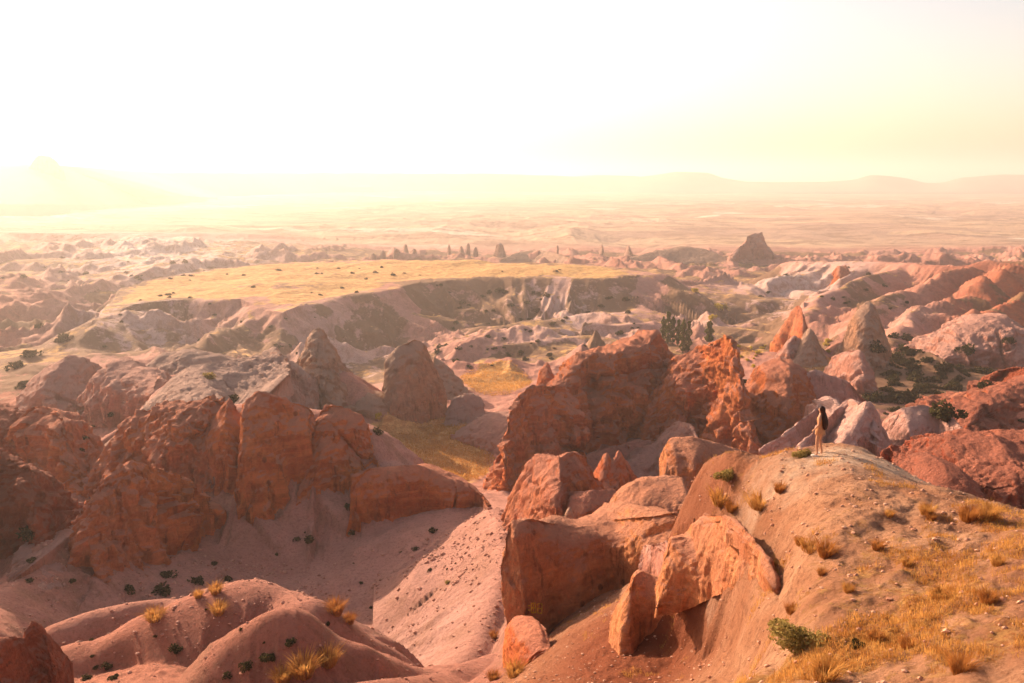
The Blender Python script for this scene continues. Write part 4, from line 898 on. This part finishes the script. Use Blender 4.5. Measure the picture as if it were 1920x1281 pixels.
def dune_stones():
    r = np.random.RandomState(18); m = (GY > 33) & (GY < 95) & (GPX > -40) & (GPX < 960) & ~near_mask
    ii = np.argwhere(m); wts = (GY ** 2)[m] * (.1 + np.clip(fbm(GX / 5, GY / 5, seed=95, o=3), 0, 1)[m]); pick = r.choice(len(ii), size=4200, replace=False, p=wts / wts.sum()); V = []; F = []; off = 0
    bm = bmesh.new(); bmesh.ops.create_icosphere(bm, subdivisions=1, radius=1.0); bV = np.array([v.co[:] for v in bm.verts]); bF = [[v.index for v in f.verts] for f in bm.faces]; bm.free()
    for i, j in ii[pick]:
        sc = (.05 + .16 * r.uniform() ** 4) * GY[i, j] / 55; q = bV * (1 + .2 * r.normal(size=(len(bV), 1))) * np.array([1, r.uniform(.6, 1), .6]) * sc
        V.append(q + np.array([GX[i, j], GY[i, j], GZ[i, j] + sc * .15])); F += [[v + off for v in f] for f in bF]; off += len(bV)
    b = NB("fallen_stone"); b.diffuse(b.mix(b.ramp(b.noise(b.pos(), 2, 4), .35, .65), (.28, .12, .08), (.52, .29, .21)))
    o = mesh_obj("rubble", np.concatenate(V).tolist(), F, b.m, smooth=False); tag(o, "fallen stones scattered over the dunes and the pale gully", "rubble", kind='stuff')
dune_stones()

# ------------------------------------------------------------------ the standing woman
def skin_body(name, pts, edges, rad, mat, parent=None, sub=2):
    me = bpy.data.meshes.new(name); me.from_pydata(pts, edges, []); o = bpy.data.objects.new(name, me); COL.objects.link(o)
    md = o.modifiers.new("skin", 'SKIN'); md.use_smooth_shade = True
    for i, r in enumerate(rad): me.skin_vertices[0].data[i].radius = r if isinstance(r, tuple) else (r, r)
    me.skin_vertices[0].data[0].use_root = True
    o.modifiers.new("sub", 'SUBSURF').levels = sub; o.modifiers["sub"].render_levels = sub
    dg = bpy.context.evaluated_depsgraph_get(); m2 = bpy.data.meshes.new_from_object(o.evaluated_get(dg)); o.modifiers.clear(); o.data = m2
    m2.materials.clear(); m2.materials.append(mat)
    for p in m2.polygons: p.use_smooth = True
    if parent: o.parent = parent
    return o
def pm(name, c, r=.6):
    b = NB(name); b.diffuse(b.mix(b.noise(b.pos(), 12, 3), c, tuple(x * .8 for x in c)), None, r); return b.m
M_SKIN = pm("skin", (.52, .27, .16), .5); M_HAIR = pm("dark_hair", (.035, .012, .008), .5); M_DRESS = pm("tan_cloth", (.52, .25, .12), .9); M_SHOE = pm("pale_shoe", (.7, .6, .5)); M_EYE = pm("eye", (.05, .03, .02))
loc, nrm, ob = hit(1534, 853)
wroot = bpy.data.objects.new("person", None); COL.objects.link(wroot); wroot.location = loc - Vector((0, 0, .03)); wroot.rotation_euler = (0, 0, math.radians(140))
hsc = 100 / FPX * loc.y / 1.66; wroot.scale = (hsc,) * 3
tag(wroot, "woman with waist-long dark hair in a tan outfit standing on the near hilltop", "person")
P = [(0,0,.92),(0,0,1.06),(.012,0,1.24),(0,0,1.385),(.012,0,1.455),(.02,0,1.52),(.022,0,1.585),(.008,0,1.64),   # 0-7 spine, head
     (0,.10,.86),(.035,.115,.48),(-.005,.12,.09),(.07,.125,.035),(.15,.13,.025),                              # 8-12 left leg
     (0,-.10,.86),(.03,-.15,.48),(-.05,-.20,.09),(.02,-.205,.035),(.10,-.21,.025),                            # 13-17 right leg
     (-.005,.15,1.365),(-.03,.235,1.12),(.10,.25,.93),(.145,.235,.885),                                       # 18-21 left arm
     (-.005,-.15,1.365),(.01,-.225,1.12),(.10,-.20,.92),(.135,-.19,.87),                                      # 22-25 right arm
     (.118,0,1.57)]
E = [(0,1),(1,2),(2,3),(3,4),(4,5),(5,6),(6,7),(0,8),(8,9),(9,10),(10,11),(11,12),(0,13),(13,14),(14,15),(15,16),(16,17),(3,18),(18,19),(19,20),(20,21),(3,22),(22,23),(23,24),(24,25)]
Rr = [(.12,.14),(.085,.105),(.095,.125),(.05,.07),.042,.062,.082,.06, .085,.052,.032,.034,.022, .085,.052,.032,.034,.022, .048,.036,.024,(.014,.028), .048,.036,.024,(.014,.028), .012]
P = P[:-1]; Rr = Rr[:-1]
P.append((.105, 0, 1.565)); Rr.append(.014); E.append((6, len(P) - 1))      # nose
for hand, s_ in ((21, 1), (25, -1)):
    hx, hy, hz_ = P[hand]
    for f in range(4):
        L = (.032, .038, .036, .028)[f]; oy = (f - 1.5) * .017
        a = (hx + .018, hy + oy, hz_ - .03); b_ = (hx + .022 - .004 * f, hy + oy * 1.1, hz_ - .03 - L); c_ = (hx + .008, hy + oy * 1.1, hz_ - .03 - L * 1.8)
        k = len(P); P += [a, b_, c_]; Rr += [.0085, .008, .0065]; E += [(hand, k), (k, k + 1), (k + 1, k + 2)]
    k = len(P); P += [(hx + .03, hy - s_ * .03, hz_ + .005), (hx + .05, hy - s_ * .035, hz_ - .025)]; Rr += [.010, .008]; E += [(hand, k), (k, k + 1)]
body = skin_body("body", P, E, Rr, M_SKIN, wroot)
def rings(name, R_, mat, parent, n=28, wob=0.0, seed=0):
    """closed tube from rings (cx, cy, z, rx, ry)"""
    V = []; F = []; r = np.random.RandomState(seed); ph = r.uniform(0, 6.28, 4)
    R2 = [tuple(np.interp(t, range(len(R_)), [q[i] for q in R_]) for i in range(5)) for t in np.linspace(0, len(R_) - 1, (len(R_) - 1) * 4 + 1)]
    for i, (cx_, cy_, z, rx, ry) in enumerate(R2):
        for k in range(n):
            a = 2 * math.pi * k / n; w_ = 1 + wob * (math.sin(a * 5 + ph[0]) + .6 * math.sin(a * 9 + ph[1] + z * 6)) * (i / len(R2))
            V.append((cx_ + math.cos(a) * rx * w_, cy_ + math.sin(a) * ry * w_, z))
    m = len(R2)
    for i in range(m - 1):
        for k in range(n): F.append((i * n + k, (i + 1) * n + k, (i + 1) * n + (k + 1) % n, i * n + (k + 1) % n))
    F.append(tuple(range(n))); F.append(tuple(reversed(range((m - 1) * n, m * n))))
    return mesh_obj(name, V, F, mat, parent)
rings("dress", [(0,0,1.37,.06,.13),(.005,0,1.30,.105,.15),(.01,0,1.22,.115,.145),(0,0,1.08,.092,.118),(0,0,.98,.115,.15),(0,-.005,.88,.14,.185),(0,-.01,.80,.15,.195),(0,-.015,.74,.152,.20)], M_DRESS, wroot, wob=.05, seed=2)
rings("hair", [(.0,0,1.69,.02,.02),(.0,0,1.675,.06,.06),(-.01,0,1.635,.094,.088),(-.025,0,1.57,.092,.093),(-.045,0,1.50,.075,.095),(-.08,0,1.42,.075,.115),(-.11,0,1.32,.075,.14),(-.14,0,1.2,.08,.15),(-.15,0,1.08,.078,.145),(-.155,0,.98,.06,.11),(-.155,0,.92,.02,.05)], M_HAIR, wroot, wob=.07, seed=3)
for y in (.125, -.205):
    x0 = .0 if y > 0 else -.045
    rings("shoe", [(x0 + .055,y,.062,.07,.03),(x0 + .06,y,.04,.12,.043),(x0 + .065,y,.0,.13,.046)], M_SHOE, wroot, n=16)
for y in (.03, -.03): rings("eye", [(.098,y,1.602,.004,.006),(.10,y,1.592,.01,.012),(.098,y,1.582,.004,.006)], M_EYE, wroot, n=8)
rings("mouth", [(.094,0,1.535,.006,.018),(.096,0,1.528,.01,.024),(.094,0,1.521,.006,.016)], pm("lips", (.35, .09, .07)), wroot, n=10)

# ------------------------------------------------------------------ yellow painted mark on the cliff
cliff = bpy.data.objects["painted_cliff"]
b = NB("yellow_paint"); b.diffuse(b.mix(b.ramp(b.noise(b.pos(), 6, 5, .7), .4, .7), (.66, .42, .05), (.50, .24, .05))); M_PAINT = b.m
STR = [(996,1131,1004,1131),(996,1131,996,1149),(1004,1131,1004,1149),(996,1140,1004,1140),(996,1149,1004,1149),(1000,1131,1000,1149),(1008,1132,1016,1132),(1008,1132,1008,1150),(1016,1132,1016,1150),(1008,1141,1016,1141),(1008,1150,1016,1150),(990,1136,994,1136),(990,1144,994,1144)]
V = []; F = []
for (x0, y0, x1, y1) in STR:
    L = math.hypot(x1 - x0, y1 - y0); nx, ny = -(y1 - y0) / L * 1.0, (x1 - x0) / L * 1.0; K = max(2, int(L / 2)); prev = None
    for i in range(K + 1):
        t = i / K; x = x0 + (x1 - x0) * t; y = y0 + (y1 - y0) * t; pr = []
        for s_ in (-1, 1):
            ok = hit(x + nx * s_, y + ny * s_)
            pr.append(ok[0] + ok[1] * .012 if ok[0] is not None and ok[2].name.startswith('painted') else None)
        if None in pr: prev = None; continue
        k = len(V); V += [tuple(q - cliff.location) for q in pr]
        if prev is not None: F.append((prev, prev + 1, k + 1, k))
        prev = k
if F: pmk = mesh_obj("painted_mark", V, F, M_PAINT, cliff, smooth=False)

# ------------------------------------------------------------------ haze: one closed box of even thin air
hz = NB("haze_air")
hb = bpy.data.meshes.new("haze"); bm = bmesh.new(); bmesh.ops.create_cube(bm, size=1.0); bm.to_mesh(hb); bm.free()
haze = bpy.data.objects.new("haze", hb); COL.objects.link(haze); haze['kind'] = 'stuff'
zlo, zhi = -420.0, 190.0
haze.scale = (44000, 44000, zhi - zlo); haze.location = (0, 8000, (zlo + zhi) / 2)
pv = hz.n('ShaderNodeVolumePrincipled'); pv.inputs['Color'].default_value = (0.84, 0.77, 0.72, 1); pv.inputs['Density'].default_value = 1 / 4700.0; pv.inputs['Anisotropy'].default_value = 0.45
hz.l(pv.outputs[0], hz.out.inputs['Volume']); hb.materials.append(hz.m)
